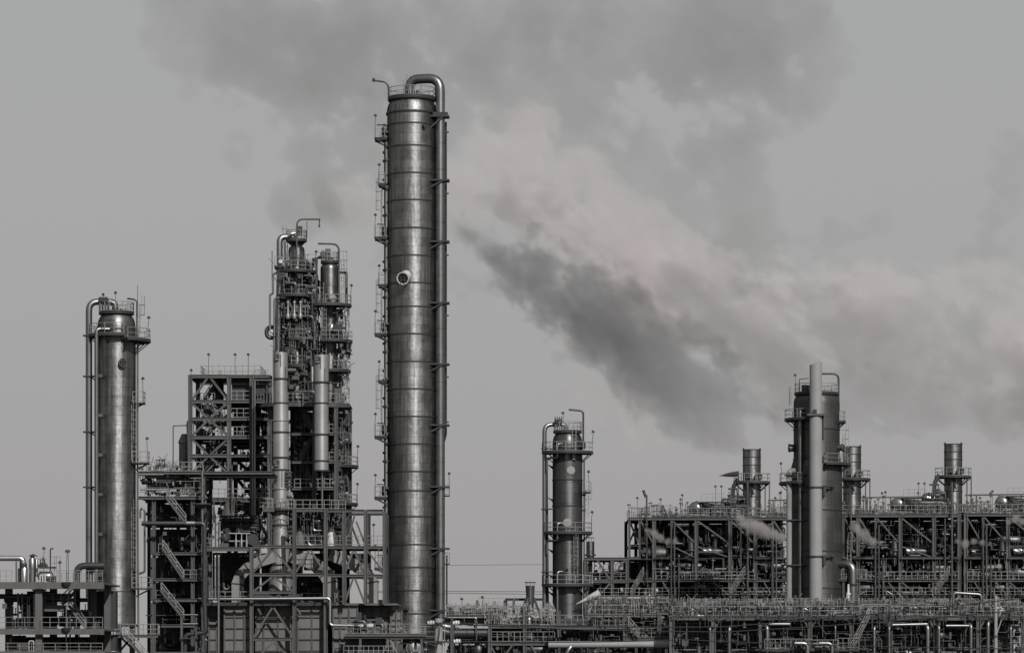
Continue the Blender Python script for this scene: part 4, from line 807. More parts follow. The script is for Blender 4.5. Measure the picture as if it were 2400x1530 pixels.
    V_ = [((642, 1290), (597, 1340), (688, 1340)), ((642, 1352), (597, 1385), (688, 1385)), ((728, 1290), (696, 1340), (762, 1340)), ((831, 1291), (811, 1340), (855, 1345)), ((831, 1355), (811, 1408), (855, 1412)), ((642, 1424), (597, 1492), (688, 1492)), ((642, 1506), (600, 1545), (690, 1545))]
    for ap, l, r_ in V_:
        for e in (l, r_): brace(T, F, ap[0]+(2 if e is r_ else -2), ap[1], e[0], e[1], -1.4, .22)
    for a in ((862, 1290, 900, 1342), (836, 1222, 856, 1275), (833, 1205, 818, 1260), (870, 1345, 850, 1310)): brace(T, F, *a, -1.2, .2, 'steel')
    for a in ((858, 1290, 836, 1340), (808, 1205, 836, 1275)): brace(T, F, *a, 8, .26, 'dsteel')
    beam(T, F, 594, 690, 1497, -1.4, .36, .3); beam(T, F, 594, 690, 1388, -1.4, .3, .25); railx(T, F, 596, 690, 1406, -1.2, 'steel', 0, 1.0, .1, .8)
    for px in (600, 645, 676): brace(T, F, px, 1405, px+10, 1392, -1.3, .14); brace(T, F, px+20, 1405, px+10, 1392, -1.3, .14)
    for px in (614, 706): brace(T, F, px, 1440, px-8, 1425, -1, .2)
    lamp_post(T, F.p(877, 1279, -1.2), 2.4, .05, -1); lamp_post(T, F.p(884, 1330, 3), 2.2, .1, 1)
    for px in (700, 775): T.part('hopper', MB().lathe([(.8, 0), (.75, .6), (.35, 1.9), (.2, 2.1)], F.p(px, 1279, 2), 14), 'bright' if px == 775 else 'steel')
    clutter(T, F, 696, 760, 1210, 1276, 2, 7, 22, 73, ('dpipe', 'pipe', 'dpipe'), .3); clutter(T, F, 770, 806, 1210, 1276, 3, 7, 12, 74, ('dpipe',), .2)
    p, q = F.p(694, 1276, 7.5), F.p(806, 1204, 7.5); T.part('shade_backing', MB().box((p.x, p.y, p.z), (q.x, p.y+.1, q.z)), 'dsteel')  # dark sheet added behind the bay to stand in for interior shade
    fine(T, F, 694, 806, 1200, 1278, .5, 6, 120, 416); fine(T, F, 486, 690, 1290, 1405, 5, 9, 110, 417)
    # pump skid on the deck at the left of the frame
    t = Thing('valve_manifold', 'white valve manifold and rounded drum head between the furnace frame and stair frame', 'machine', F.p(545, 1283, .5))
    drum(t, F.p(524, 1256, 2.5), F.p(524, 1256, 5), F.m(11), 'shiny', 20)
    for y in (1249, 1267): t.part('header_pipe', MB().tube(F.p(535, y, .8), F.p(585 if y < 1260 else 572, y, .8), .08, None, 8), 'alu')
    for px in (552, 565, 577): t.part('drop_pipe', MB().lathe([(.09, 0), (.14, .1), (.14, .9), (.07, 1.1), (.07, 1.7)], F.p(px, 1283, .7), 10), 'alu')
    t.part('saddle', MB().cbox(F.p(522, 1279, 2.6), 1.0, 1.2, .8), 'conc'); t.part('fan_ring', MB().lathe([(.6, 0), (.68, 0), (.68, .2), (.6, .2)], F.p(591, 1263, .8), 18, (0, -1, 0)), 'dsteel')
    for px in (504, 512): t.part('post', MB().tube(F.p(px, 1283, .5), F.p(px, 1206 if px == 504 else 1225, .5), F.m(2), None, 8), 'pipe')
    p, q = F.p(511, 1240, 3), F.p(600, 1226, 3); t.part('air_cooler', MB().box((p.x, p.y, p.z), (q.x, p.y+4, q.z)), 'dsteel')
    for y in (1207, 1217): beam(t, F, 509, 602, y, 2.6, .18, .14, 'dsteel')
    railx(t, F, 511, 600, 1225, 3, 'dsteel', 0, .8, .06, .9)
    for px in (522, 545, 570, 590): t.part('fan_housing', MB().lathe([(.55, 0), (.62, .1), (.62, .7), (.5, .75), (.1, .7)], F.p(px, 1225, 4.6), 16), 'dpipe')
    clutter(t, F, 513, 598, 1228, 1246, 2.2, 2.9, 14, 77, ('dpipe', 'pipe'), 0)
    p, q = F.p(511, 1284, 7), F.p(600, 1240, 7); t.part('casing', MB().box((p.x, p.y, p.z), (q.x, p.y+.2, q.z)), 'dsteel')
    for px in (513, 556, 598): t.part('leg', MB().bar(F.p(px, 1285, 4), F.p(px, 1246, 4), .2), 'dsteel')
    p, q = F.p(486, 1400, 7), F.p(590, 1290, 7); t2 = T.part('shade_backing', MB().box((p.x, p.y, p.z), (q.x, p.y+.1, q.z)), 'dsteel')  # dark sheet added behind the duct bay in place of deep shade
    # bright pipe along the eave
    t = Thing('fuel_gas_pipe', 'bright pipe running along the furnace eave then stepping down to a silencer', 'pipe', F.p(775, 1470, -2.4))
    t.part('pipe', MB().pipe([F.p(456, 1404, -2.4), F.p(600, 1403.5, -2.4), F.p(776, 1402, -2.4), F.p(776, 1465, -2.4), F.p(845, 1466, -2.4)], F.m(3.6), 12, F.m(8)), 'shiny')
    t.part('silencer', MB().lathe([(F.m(3), 0), (F.m(4.5), .3), (F.m(4.5), .9), (F.m(5.5), 1), (F.m(5.5), 1.9), (F.m(3), 2)], F.p(845, 1466, -2.4), 14, (1, 0, 0)), 'bright')
    for px in (500, 560, 620, 680, 740): t.part('hanger', MB().bar(F.p(px, 1404, -2.4), F.p(px, 1414, -.5), .09), 'dsteel')
    t = Thing('access_platform', 'low handrailed steel walkway at the foot of the tall banded column', 'walkway', F.p(880, B, -3))
    deck(t, F, 812, 1000, 1490, -4, -1.5, 'grate', .3); beam(t, F, 812, 1002, 1488, -4.1, .3, .2)
    railx(t, F, 815, 1000, 1486, -4, 'rail', 0, .85, .06, 1.2); 
    for px in (848, 912, 990): t.part('post', MB().bar(F.p(px, B, -3.8), F.p(px, 1490, -3.8), .26), 'steel')
    for a in ((915, 1500, 900, 1530), (918, 1500, 934, 1530), (935, 1465, 955, 1482)): t.part('brace', MB().bar(F.p(a[0], a[1], -3.7), F.p(a[2], a[3], -3.7), .14), 'rail')
    p, q = F.p(815, 1560, 1.0), F.p(905, 1494, 1.0); t.part('pump_house', MB().box((p.x, p.y-3, 0), (q.x, p.y-.8, q.z)), 'dsteel')
    railx(t, F, 810, 925, 1535, -4.3, 'rail', 0, .6, .06, 1.1)
    clutter(t, F, 820, 900, 1440, 1484, -3.4, -1.6, 14, 75, ('pipe', 'dpipe'), 0); clutter(t, F, 910, 1000, 1490, 1530, -3.4, -2, 10, 76, ('dpipe', 'pipe'), 0)
furnace()
# ------------------------------------------------------------------ low deck between the tall column and the right column, utility pole
def middle_low():
    F = Fr(-8); B = py0(F)
    T = Thing('pipe_rack', 'low handrailed pipe rack with two fat dark headers between the tallest and medium columns', 'pipe rack', F.p(1180, B))
    for px in (1060, 1148, 1230, 1310):
        for dy in (0, 8): column(T, F, px, 1430, B, dy, .42)
    for y, x0_, x1_ in ((1444, 1046, 1150), (1468, 1145, 1480), (1508, 1145, 1300)):
        for dy in (0, 8): beam(T, F, x0_, x1_, y, dy, .36, .28)
        deck(T, F, x0_, x1_, y-4, .2, 8)
    railx(T, F, 1046, 1180, 1441, 0, 'rail', 0, .75, .06); railx(T, F, 1145, 1395, 1464, -.1, 'rail', 0, .7, .065, 1.15); railx(T, F, 1152, 1300, 1504, -.1, 'rail', 0, .65, .07, 1.2)
    railx(T, F, 1120, 1182, 1421, 6, 'rail', 0, .6, .05)
    for a in ((1150, 1512, 1165, 1540), (1200, 1512, 1180, 1540), (1245, 1512, 1262, 1540), (1290, 1512, 1275, 1540)): brace(T, F, *a, 0, .2)
    T.part('header_pipe', MB().pipe([F.p(1035, 1454, 1), F.p(1140, 1454, 1)], F.m(9), 18), 'dpipe')
    h2 = T.part('header_pipe', MB().pipe([F.p(1030, 1477, .5), F.p(1050, 1483, .5), F.p(1146, 1483, .5)], F.m(11), 18), 'dpipe')
    for px in (1095,): T.part('band', MB().lathe([(F.m(11), -.08), (F.m(11.6), -.08), (F.m(11.6), .08), (F.m(11), .08)], F.p(px, 1483, .5), 18, (1, 0, 0), 0, 2*math.pi, False), 'band', h2)
    pipe(T, F, [(1050, 1447, -.6), (1117, 1447, -.6), (1117, 1500, -.6)], 1.6, 'pipe', 8); pipe(T, F, [(1110, 1463, -.5), (1146, 1463, -.5)], 1.2, 'rail', 8)
    clutter(T, F, 1050, 1180, 1422, 1440, .5, 6, 46, 81, ('pipe', 'dpipe', 'pipe'), 0); clutter(T, F, 1050, 1145, 1495, 1530, 1, 7, 18, 82); clutter(T, F, 1150, 1300, 1446, 1464, .5, 7, 30, 83, ('dpipe', 'pipe'), 0); clutter(T, F, 1150, 1300, 1474, 1506, .5, 7, 50, 84, ('dpipe', 'pipe'), .1)
    clutter(T, F, 1150, 1300, 1510, 1530, .5, 7, 24, 85, ('dpipe', 'pipe', 'bright'), .1)
    for px in (1163, 1240): T.part('tank', MB().lathe([(F.m(9), 0), (F.m(9), F.m(16)), (F.m(6), F.m(22)), (0, F.m(23))], F.p(px, 1464, 1.2), 16), 'steel' if px < 1200 else 'pipe')
    for px, y in ((1081, 1402), (1120, 1415), (1130, 1398)): lamp_post(T, F.p(px, 1444, 5), F.z(y)-F.z(1444), .03, 1)
    for px in (1117, 1182): T.part('post', MB().bar(F.p(px, 1444, 5), F.p(px, 1404, 5), .22), 'dsteel')
    for y0_, y1_ in ((1446, 1466), (1470, 1507), (1510, 1560)):
        p, q = F.p(1048 if y0_ > 1460 else 1150, y1_, 9), F.p(1400, y0_, 9); T.part('shade_backing', MB().box((p.x, p.y, p.z), (q.x, p.y+.1, q.z)), 'dsteel')  # dark backing added under the rack decks for their shade
    beam(T, F, 1184, 1275, 1402, 6, .3, .25, 'dsteel'); column(T, F, 1186, 1402, 1440, 6, .3, 'dsteel'); column(T, F, 1204, 1402, 1440, 6, .3, 'dsteel')
    fine(T, F, 1046, 1300, 1418, 1466, -.4, 7, 300, 421, 'rail'); fine(T, F, 1150, 1400, 1470, 1530, -.4, 6, 260, 422); fine(T, F, 1046, 1150, 1490, 1530, 0, 6, 60, 423)
    t = Thing('vent_hood', 'small dark vent stack on splayed legs with a flat railed cap', 'stack', F.p(1243, 1445, 4))
    t.part('body', MB().lathe([(F.m(8), F.z(1440)), (F.m(9), F.z(1405)), (F.m(11), F.z(1370))], (F.x(1243), F.Y+4, 0), 20), 'darkcl')
    t.part('cap', MB().lathe([(F.m(13), 0), (F.m(13), .1)], F.p(1243, 1363.5, 4), 16), 'dsteel')
    for a in (20, 90, 160, 235, 305): t.part('cap_post', MB().bar(F.p(1243, 1372, 4)+V(.5*math.cos(R(a)), .5*math.sin(R(a)), 0), F.p(1243, 1363, 4)+V(.58*math.cos(R(a)), .58*math.sin(R(a)), 0), .05), 'rail')
    for dx in (-1, 1): t.part('leg', MB().bar(F.p(1243+dx*8, 1398, 4), F.p(1243+dx*24, 1440, 4), .3), 'dsteel')
    t.part('side_duct', MB().pipe([F.p(1243, 1408, 3.2), F.p(1226, 1425, 3.2), F.p(1222, 1442, 3.2)], F.m(4.5), 12), 'dpipe')
    # pole with insulators in the foreground
    F = Fr(-60); B = py0(F)
    t = Thing('utility_pole', 'pale utility pole with cross arms and white insulators before the tall column', 'pole', F.p(1028, B))
    t.part('mast', MB().lathe([(F.m(12), 0), (F.m(9), F.z(1449)), (0, F.z(1448))], (F.x(1028), F.Y, 0), 20), 'white')
    for y, x0_, x1_ in ((1461, 998, 1080), (1504, 992, 1082)):
        o = t.part('cross_arm', MB().bar(F.p(x0_, y-2, -.6), F.p(x1_, y, -.6), .12, .18), 'dsteel')
        t.part('arm_brace', MB().bar(F.p(1000, y+1, -.6), F.p(1024, y+10, -.4), .08), 'dsteel', o)
        for px in ((1010, 1069) if y < 1480 else (1071,)):
            t.part('insulator', MB().lathe([(.06, -.34), (.2, -.3), (.2, -.14), (.1, -.1), (.24, -.04), (.24, .12), (.1, .16), (.2, .2), (.2, .34), (.06, .38)], F.p(px, y-2, -.9), 14, (1, 0, .1)), 'bright', o)
    t.part('ladder_rail', MB().bar(F.p(1042, B, -.2), F.p(1042, 1462, -.2), .08), 'rail')
    t.part('down_cable', MB().pipe([F.p(1022, 1458, -.8), F.p(1032, 1462, -.8), F.p(1030, 1490, -.8), F.p(1018, 1545, -.8)], .05, 6, 1.2), 'wire')
    def wire(name, label, F_, pts, r=.035, sag=0):
        o = Thing(name, label, 'cable', F_.p(*pts[0])); P = []
        for (x0_, y0_), (x1_, y1_) in zip(pts, pts[1:]):
            for i in range(12): tt = i/12; P.append(F_.p(x0_+(x1_-x0_)*tt, y0_+(y1_-y0_)*tt+sag*4*tt*(1-tt)))
        P.append(F_.p(*pts[-1])); o.part('strand', MB().sweep(P, [(r*math.cos(a), r*math.sin(a)) for a in (0, 1.57, 3.14, 4.71)]), 'wire')
    wire('power_line', 'upper dark overhead wire strung from the utility pole', F, [(1069, 1459), (1700, 1468), (2420, 1398)], .05, 4)
    wire('power_line', 'middle dark overhead wire strung from the utility pole', F, [(1069, 1462), (1700, 1480), (2420, 1426)], .05, 4)
    wire('power_line', 'lowest dark overhead wire strung from the utility pole arm', F, [(1071, 1502), (1600, 1498), (2420, 1520)], .05, 4)
    G = Fr(300)
    wire('distant_cable', 'faint upper cable crossing the empty sky beside the tall column', G, [(1050, 1324), (1280, 1322)], .035)
    wire('distant_cable', 'middle cable of three crossing the sky beside the tall column', G, [(860, 1384), (1280, 1386)], .05)
    wire('distant_cable', 'lowest cable of three crossing the sky beside the tall column', G, [(860, 1387), (1280, 1392)], .05)
middle_low()
# ------------------------------------------------------------------ right column
def right_column():
    F = Fr(8); B = py0(F); T = Thing('distillation_column', 'medium column with two round pale manhole covers standing beside the white windsock', 'column', (F.x(1330), 8, 0)); c = F.p(1330, 0); r = F.m(35)
    for y0_, y1_, m_ in ((1040, 1062, 'darkcl'), (1062, 1125, 'darkcl'), (1125, 1186, 'clad2'), (1186, 1250, 'darkcl'), (1250, 1370, 'clad2'), (1370, 1468, 'clad2'), (1468, B, 'clad2')):
        o = T.part('shell_course', MB().lathe([(r, F.z(y1_)), (r, F.z(y0_))], (c.x, c.y, 0), 44), m_)
        if y1_ in (1125, 1186): T.part('joint_ring', MB().lathe([(r-.02, F.z(y1_)-.07), (r+.07, F.z(y1_)-.07), (r+.07, F.z(y1_)+.07), (r-.02, F.z(y1_)+.07)], (c.x, c.y, 0), 44, None, 0, 2*math.pi, False), 'band', o)
    dome(T, c, r, F.z(1040), F.m(28), 'clad2', 44, .55)
    platform(T, c, .3, F.m(33), F.z(1011), 0, 360, True, (), 1.1, False, .2)
    T.part('neck', MB().lathe([(r*.55, F.z(1014)), (r*.62, F.z(1010))], (c.x, c.y, 0), 24), 'dsteel')
    T.part('overhead_pipe', MB().pipe([F.p(1326, 1010, 0), F.p(1326, 995, 0), F.p(1276, 995, -.6), F.p(1276, 1200, -.6), F.p(1276, 1470, -.6)], F.m(5), 14, F.m(18)), 'pipe')
    T.part('side_pipe', MB().pipe([F.p(1281, 1090, 0), F.p(1284, 1470, 0)], F.m(3), 10), 'dpipe')
    for y0_, y1_ in ((1042, 1075), (1227, 1268), (1340, 1480)):
        T.part('side_pipe', MB().pipe([F.p(1318, y0_, -2), F.p(1306, y0_, -2.2), F.p(1306, y1_, -2.2)]+([F.p(1282, y1_, -1.2), F.p(1282, y1_+30, -1.2)] if y1_ < 1400 else []), F.m(2.6), 10, F.m(6)), 'pipe')
    for i, y in enumerate((1088, 1165, 1285, 1345, 1385, 1415)):
        T.part('pipe_bracket', MB().add([F.p(1283, y, -.2), F.p(1300, y+6, -.2), F.p(1300, y+16, -.2), F.p(1283, y, .2), F.p(1300, y+6, .2), F.p(1300, y+16, .2)], [(0, 1, 2), (5, 4, 3), (0, 3, 4, 1), (1, 4, 5, 2), (2, 5, 3, 0)]), 'dsteel')
    for y in (1052, 1193, 1340): T.part('pipe_guide', MB().box((F.x(1268), c.y-1, F.z(y)-.06), (F.x(1298), c.y-.2, F.z(y)+.06)), 'dsteel')
    platform(T, c, r, F.m(60), F.z(1060), 180, 372, True, (352,), 1.15); platform(T, c, r, F.m(58), F.z(1248), 182, 372, True, (350,), 1.15); platform(T, c, r, F.m(60), F.z(1370), 182, 372, True, (), 1.15)
    for px, y in ((1337, 1104), (1329, 1226)):
        p = F.p(px, y, -r*.95); o = T.part('manhole', MB().lathe([(F.m(8), -.5), (F.m(8), 0), (F.m(10), .02), (F.m(10), .16), (0, .2)], p, 24, (.08 if px > 1330 else -.05, -1, .0)), 'white')
        T.part('cover', MB().lathe([(F.m(9), .17), (F.m(8.6), .21), (0, .23)], p, 24, (.08 if px > 1330 else -.05, -1, .0)), 'white', o)
    nozzle(T, c, r, F.z(1045), 330, F.m(9), .4, 'dsteel'); nozzle(T, c, r, F.z(1332), 270, F.m(3), .3, 'clad2')
    for px in (1328, 1345): T.part('lug', MB().cbox(F.p(px, 1071, -r*.97), .4, .4, .8), 'white')
    T.part('davit_arm', MB().pipe([F.p(1367, 1040, -.2), F.p(1367, 963, -.2), F.p(1333, 960, -.2)], F.m(2.2), 10, F.m(9)), 'dpipe')
    for px in (1301, 1306, 1311, 1316): T.part('standpipe', MB().tube(F.p(px, 1011, -1), F.p(px, 978, -1), .07, None, 6), 'steel')
    T.part('valve_cluster', MB().box(F.p(1299, 990, -1.3), F.p(1317, 984, -.7)), 'dsteel'); lamp_post(T, F.p(1320, 1011, .5), 2.2, .02, 1)
    ladder(T, F.p(1345, 1060, -1.8), F.z(1003), (0, -1, 0)); ladder(T, F.p(1349, 1370, -2), F.z(1252), (0, -1, 0)); ladder(T, F.p(1376, 1213, -.6), F.z(1148), (.8, -1, 0))
    o = T.part('platform', MB().box(F.p(1366, 1156, -1.2), F.p(1384, 1152, .8)), 'grate'); handrail(T, [F.p(1366, 1152, -1.2), F.p(1383, 1152, -1.2), F.p(1383, 1152, .8)], o, 1.15, .6); lamp_post(T, F.p(1379, 1152, -1.1), 2.3, .05, -1, o)
    T.part('side_pipe', MB().pipe([F.p(1369, 1080, -.4), F.p(1369, 1480, -.4)], F.m(1.8), 8), 'pipe')
    for y in (1160, 1196): T.part('pipe_clip', MB().cbox(F.p(1367, y, -.5), .5, .3, .2), 'dsteel')
    t = Thing('windsock', 'white tapering windsock on a short mast by the medium column', 'windsock', F.p(1404, 1430, -3))
    a, b = F.p(1404, 1390, -3), F.p(1349, 1416, -3); L_ = (b-a).length
    t.part('sock', MB().lathe([(F.m(8.2), 0), (F.m(8.6), .08), (F.m(7.2), L_*.3), (F.m(5.6), L_*.5), (F.m(2.4), L_*.8), (F.m(.6), L_)], a, 16, b-a), 'sock'); t.part('mast', MB().tube(F.p(1406, 1440, -3), F.p(1406, 1384, -3), .06, None, 8), 'steel')
right_column()
# ------------------------------------------------------------------ big dark column with the pale stack in front of it
def big_right():
    F = Fr(34); B = py0(F); T = Thing('distillation_column', 'broad dark banded column partly hidden by a tall pale pipe stack', 'column', (F.x(1914), 34, 0)); c = F.p(1914, 0); r = F.m(55)
    for y0_, y1_, h_ in ((945, 1007, 54), (1007, 1076, 54), (1095, 1196, 60), (1196, 1292, 60), (1292, 1378, 60), (1378, B, 60)):
        o = T.part('shell_course', MB().lathe([(F.m(h_), F.z(y1_)), (F.m(h_), F.z(y0_))], (c.x, c.y, 0), 52), 'darkcl')
        T.part('joint_ring', MB().lathe([(F.m(h_)-.02, F.z(y1_)-.08), (F.m(h_)+.08, F.z(y1_)-.08), (F.m(h_)+.08, F.z(y1_)+.08), (F.m(h_)-.02, F.z(y1_)+.08)], (c.x, c.y, 0), 52, None, 0, 2*math.pi, False), 'band', o)
    T.part('shell_cone', MB().lathe([(F.m(60), F.z(1096)), (F.m(54), F.z(1075))], (c.x, c.y, 0), 52), 'darkcl'); dome(T, c, F.m(54), F.z(946), F.m(22), 'darkcl', 52, .72)
    platform(T, c, .3, F.m(52), F.z(922), 0, 360, True, (), 1.15, False, .25)
    mb = MB()
    for i in range(20):
        a = i*2*math.pi/20; k = V(math.cos(a), math.sin(a), 0); mb.bar(V(c.x, c.y, F.z(934))+k*F.m(36), V(c.x, c.y, F.z(923))+k*F.m(50), .1)
    T.part('strut', mb, 'dsteel', None, None, 'stuff')
    platform(T, c, F.m(54), F.m(75), F.z(983), 160, 250, True, (), 1.2); platform(T, c, F.m(54), F.m(68), F.z(988), 330, 375, True, (), 1.2); platform(T, c, F.m(56), F.m(80), F.z(1088), 282, 375, True, (), 1.2); platform(T, c, F.m(60), F.m(88), F.z(1132), 165, 235, True, (195,), 1.2)
    T.part('davit_arm', MB().pipe([F.p(1965, 1000, -.2), F.p(1965, 876, -.2), F.p(1925, 876, -.2)], F.m(2.4), 10, F.m(14)), 'dpipe')
    T.part('rail_post', MB().pipe([F.p(1873, 922, -.5), F.p(1873, 889, -.5), F.p(1895, 887, -.5)], F.m(1), 6, F.m(2)), 'dpipe'); lamp_post(T, F.p(1864, 922, 0), 2.3, .03, 1); T.part('valve_cluster', MB().cbox(F.p(1887, 913, -1), 1.0, .6, 1.0), 'dsteel')
    for px, a_, y0_, y1_ in ((1872, 5, 962, 1440), (1846, 6.5, 1105, 1440)):
        T.part('side_pipe', MB().pipe([F.p(px+14, y0_, -1.4), F.p(px, y0_, -2.4), F.p(px, 1200, -2.4), F.p(px, y1_+40, -2.4)], F.m(a_), 14, F.m(11)), 'pipe' if px > 1860 else 'duct')
        for y in range(1115, 1420, 105): T.part('pipe_guide', MB().box((F.x(px-10), c.y-3, F.z(y)-.07), (F.x(px+16), c.y-1.5, F.z(y)+.07)), 'dsteel')
    nozzle(T, c, F.m(54), F.z(1050), 186, F.m(10), .6, 'darkcl'); nozzle(T, c, F.m(54), F.z(1050), 338, F.m(9), .5, 'pipe')
    ladder(T, F.p(1852, 950, 0), F.z(905), (-1, -.4, 0)); ladder(T, F.p(1977, 1090, -.5), F.z(1015), (.9, -1, 0)); ladder(T, F.p(1987, 1330, -1.5), F.z(1265), (.3, -1, 0))
    T.part('loop_pipe', MB().pipe([F.p(1958, 1322, -1.5), F.p(1994, 1322, -2.6), F.p(1994, 1370, -2.6), F.p(1994, 1460, -2.6)], F.m(9), 18, F.m(24)), 'pipe'); T.part('flange', MB().lathe([(F.m(10), -.1), (F.m(13), -.08), (F.m(13), .08), (F.m(10), .1)], F.p(1994, 1370, -2.6), 18), 'dsteel')
    T.part('platform', MB().box(F.p(1957, 1362, -2), F.p(2030, 1357, 1)), 'dsteel'); handrail(T, [F.p(1968, 1357, -2), F.p(2028, 1357, -2)], None, 1.2, .7)
    T.part('relief_valve', MB().lathe([(.1, -.9), (.3, -.7), (.3, .2), (.16, .4), (.14, 1.4)], F.p(1983, 1395, -3), 10), 'bright')
    for y in (1142, 1304): T.part('stack_bracket', MB().box((F.x(1885), c.y-3.6, F.z(y)-.1), (F.x(1950), c.y-2.8, F.z(y)+.1)), 'dsteel')
    F = Fr(29); T = Thing('vent_stack', 'tall plain pale vent stack rising in front of the broad dark column', 'stack', F.p(1912, py0(F))); c = F.p(1912, 0)
    for y0_, y1_, rr in ((856, 972, 14.5), (972, 1142, 15), (1142, 1304, 15), (1304, py0(F), 15)): T.part('stack_section', MB().lathe([(F.m(rr), F.z(y1_)), (F.m(rr), F.z(y0_))], (c.x, c.y, 0), 32), 'white')
    T.part('bevelled_mouth', MB().add([(c.x+F.m(14.5)*math.cos(i*math.pi/12), c.y+F.m(14.5)*math.sin(i*math.pi/12), F.z(856)) for i in range(24)]+[(c.x+F.m(14.5)*math.cos(i*math.pi/12), c.y+F.m(14.5)*math.sin(i*math.pi/12), F.z(852)+F.m(3)*math.cos(i*math.pi/12)+F.m(2)*math.sin(i*math.pi/12)) for i in range(24)]+[(c.x, c.y, F.z(850))], [(i, (i+1) % 24, 24+(i+1) % 24, 24+i) for i in range(24)]+[(24+i, 24+(i+1) % 24, 48) for i in range(24)]), 'white')
    o = T.part('collar', MB().box((F.x(1891), c.y-1, F.z(975)), (F.x(1932), c.y+1.2, F.z(970))), 'steel'); T.part('bracket_plate', MB().box((F.x(1928), c.y-.2, F.z(1030)), (F.x(1931), c.y+.9, F.z(975))), 'dsteel', o); T.part('lug', MB().cbox(F.p(1909, 965, -.9), .4, .3, .5), 'dsteel', o)
    for y in (1142, 1304):
        o = T.part('collar', MB().lathe([(F.m(15.2), F.z(y)-.12), (F.m(16.5), F.z(y)-.12), (F.m(16.5), F.z(y)+.12), (F.m(15.2), F.z(y)+.12)], (c.x, c.y, 0), 32), 'dsteel'); T.part('bracket_plate', MB().box((F.x(1929), c.y-.5, F.z(y+20)), (F.x(1935), c.y+2, F.z(y))), 'dsteel', o); T.part('strut', MB().bar(F.p(1934, y, .4), F.p(1952, y, 2.2), .16), 'steel', o)
big_right()
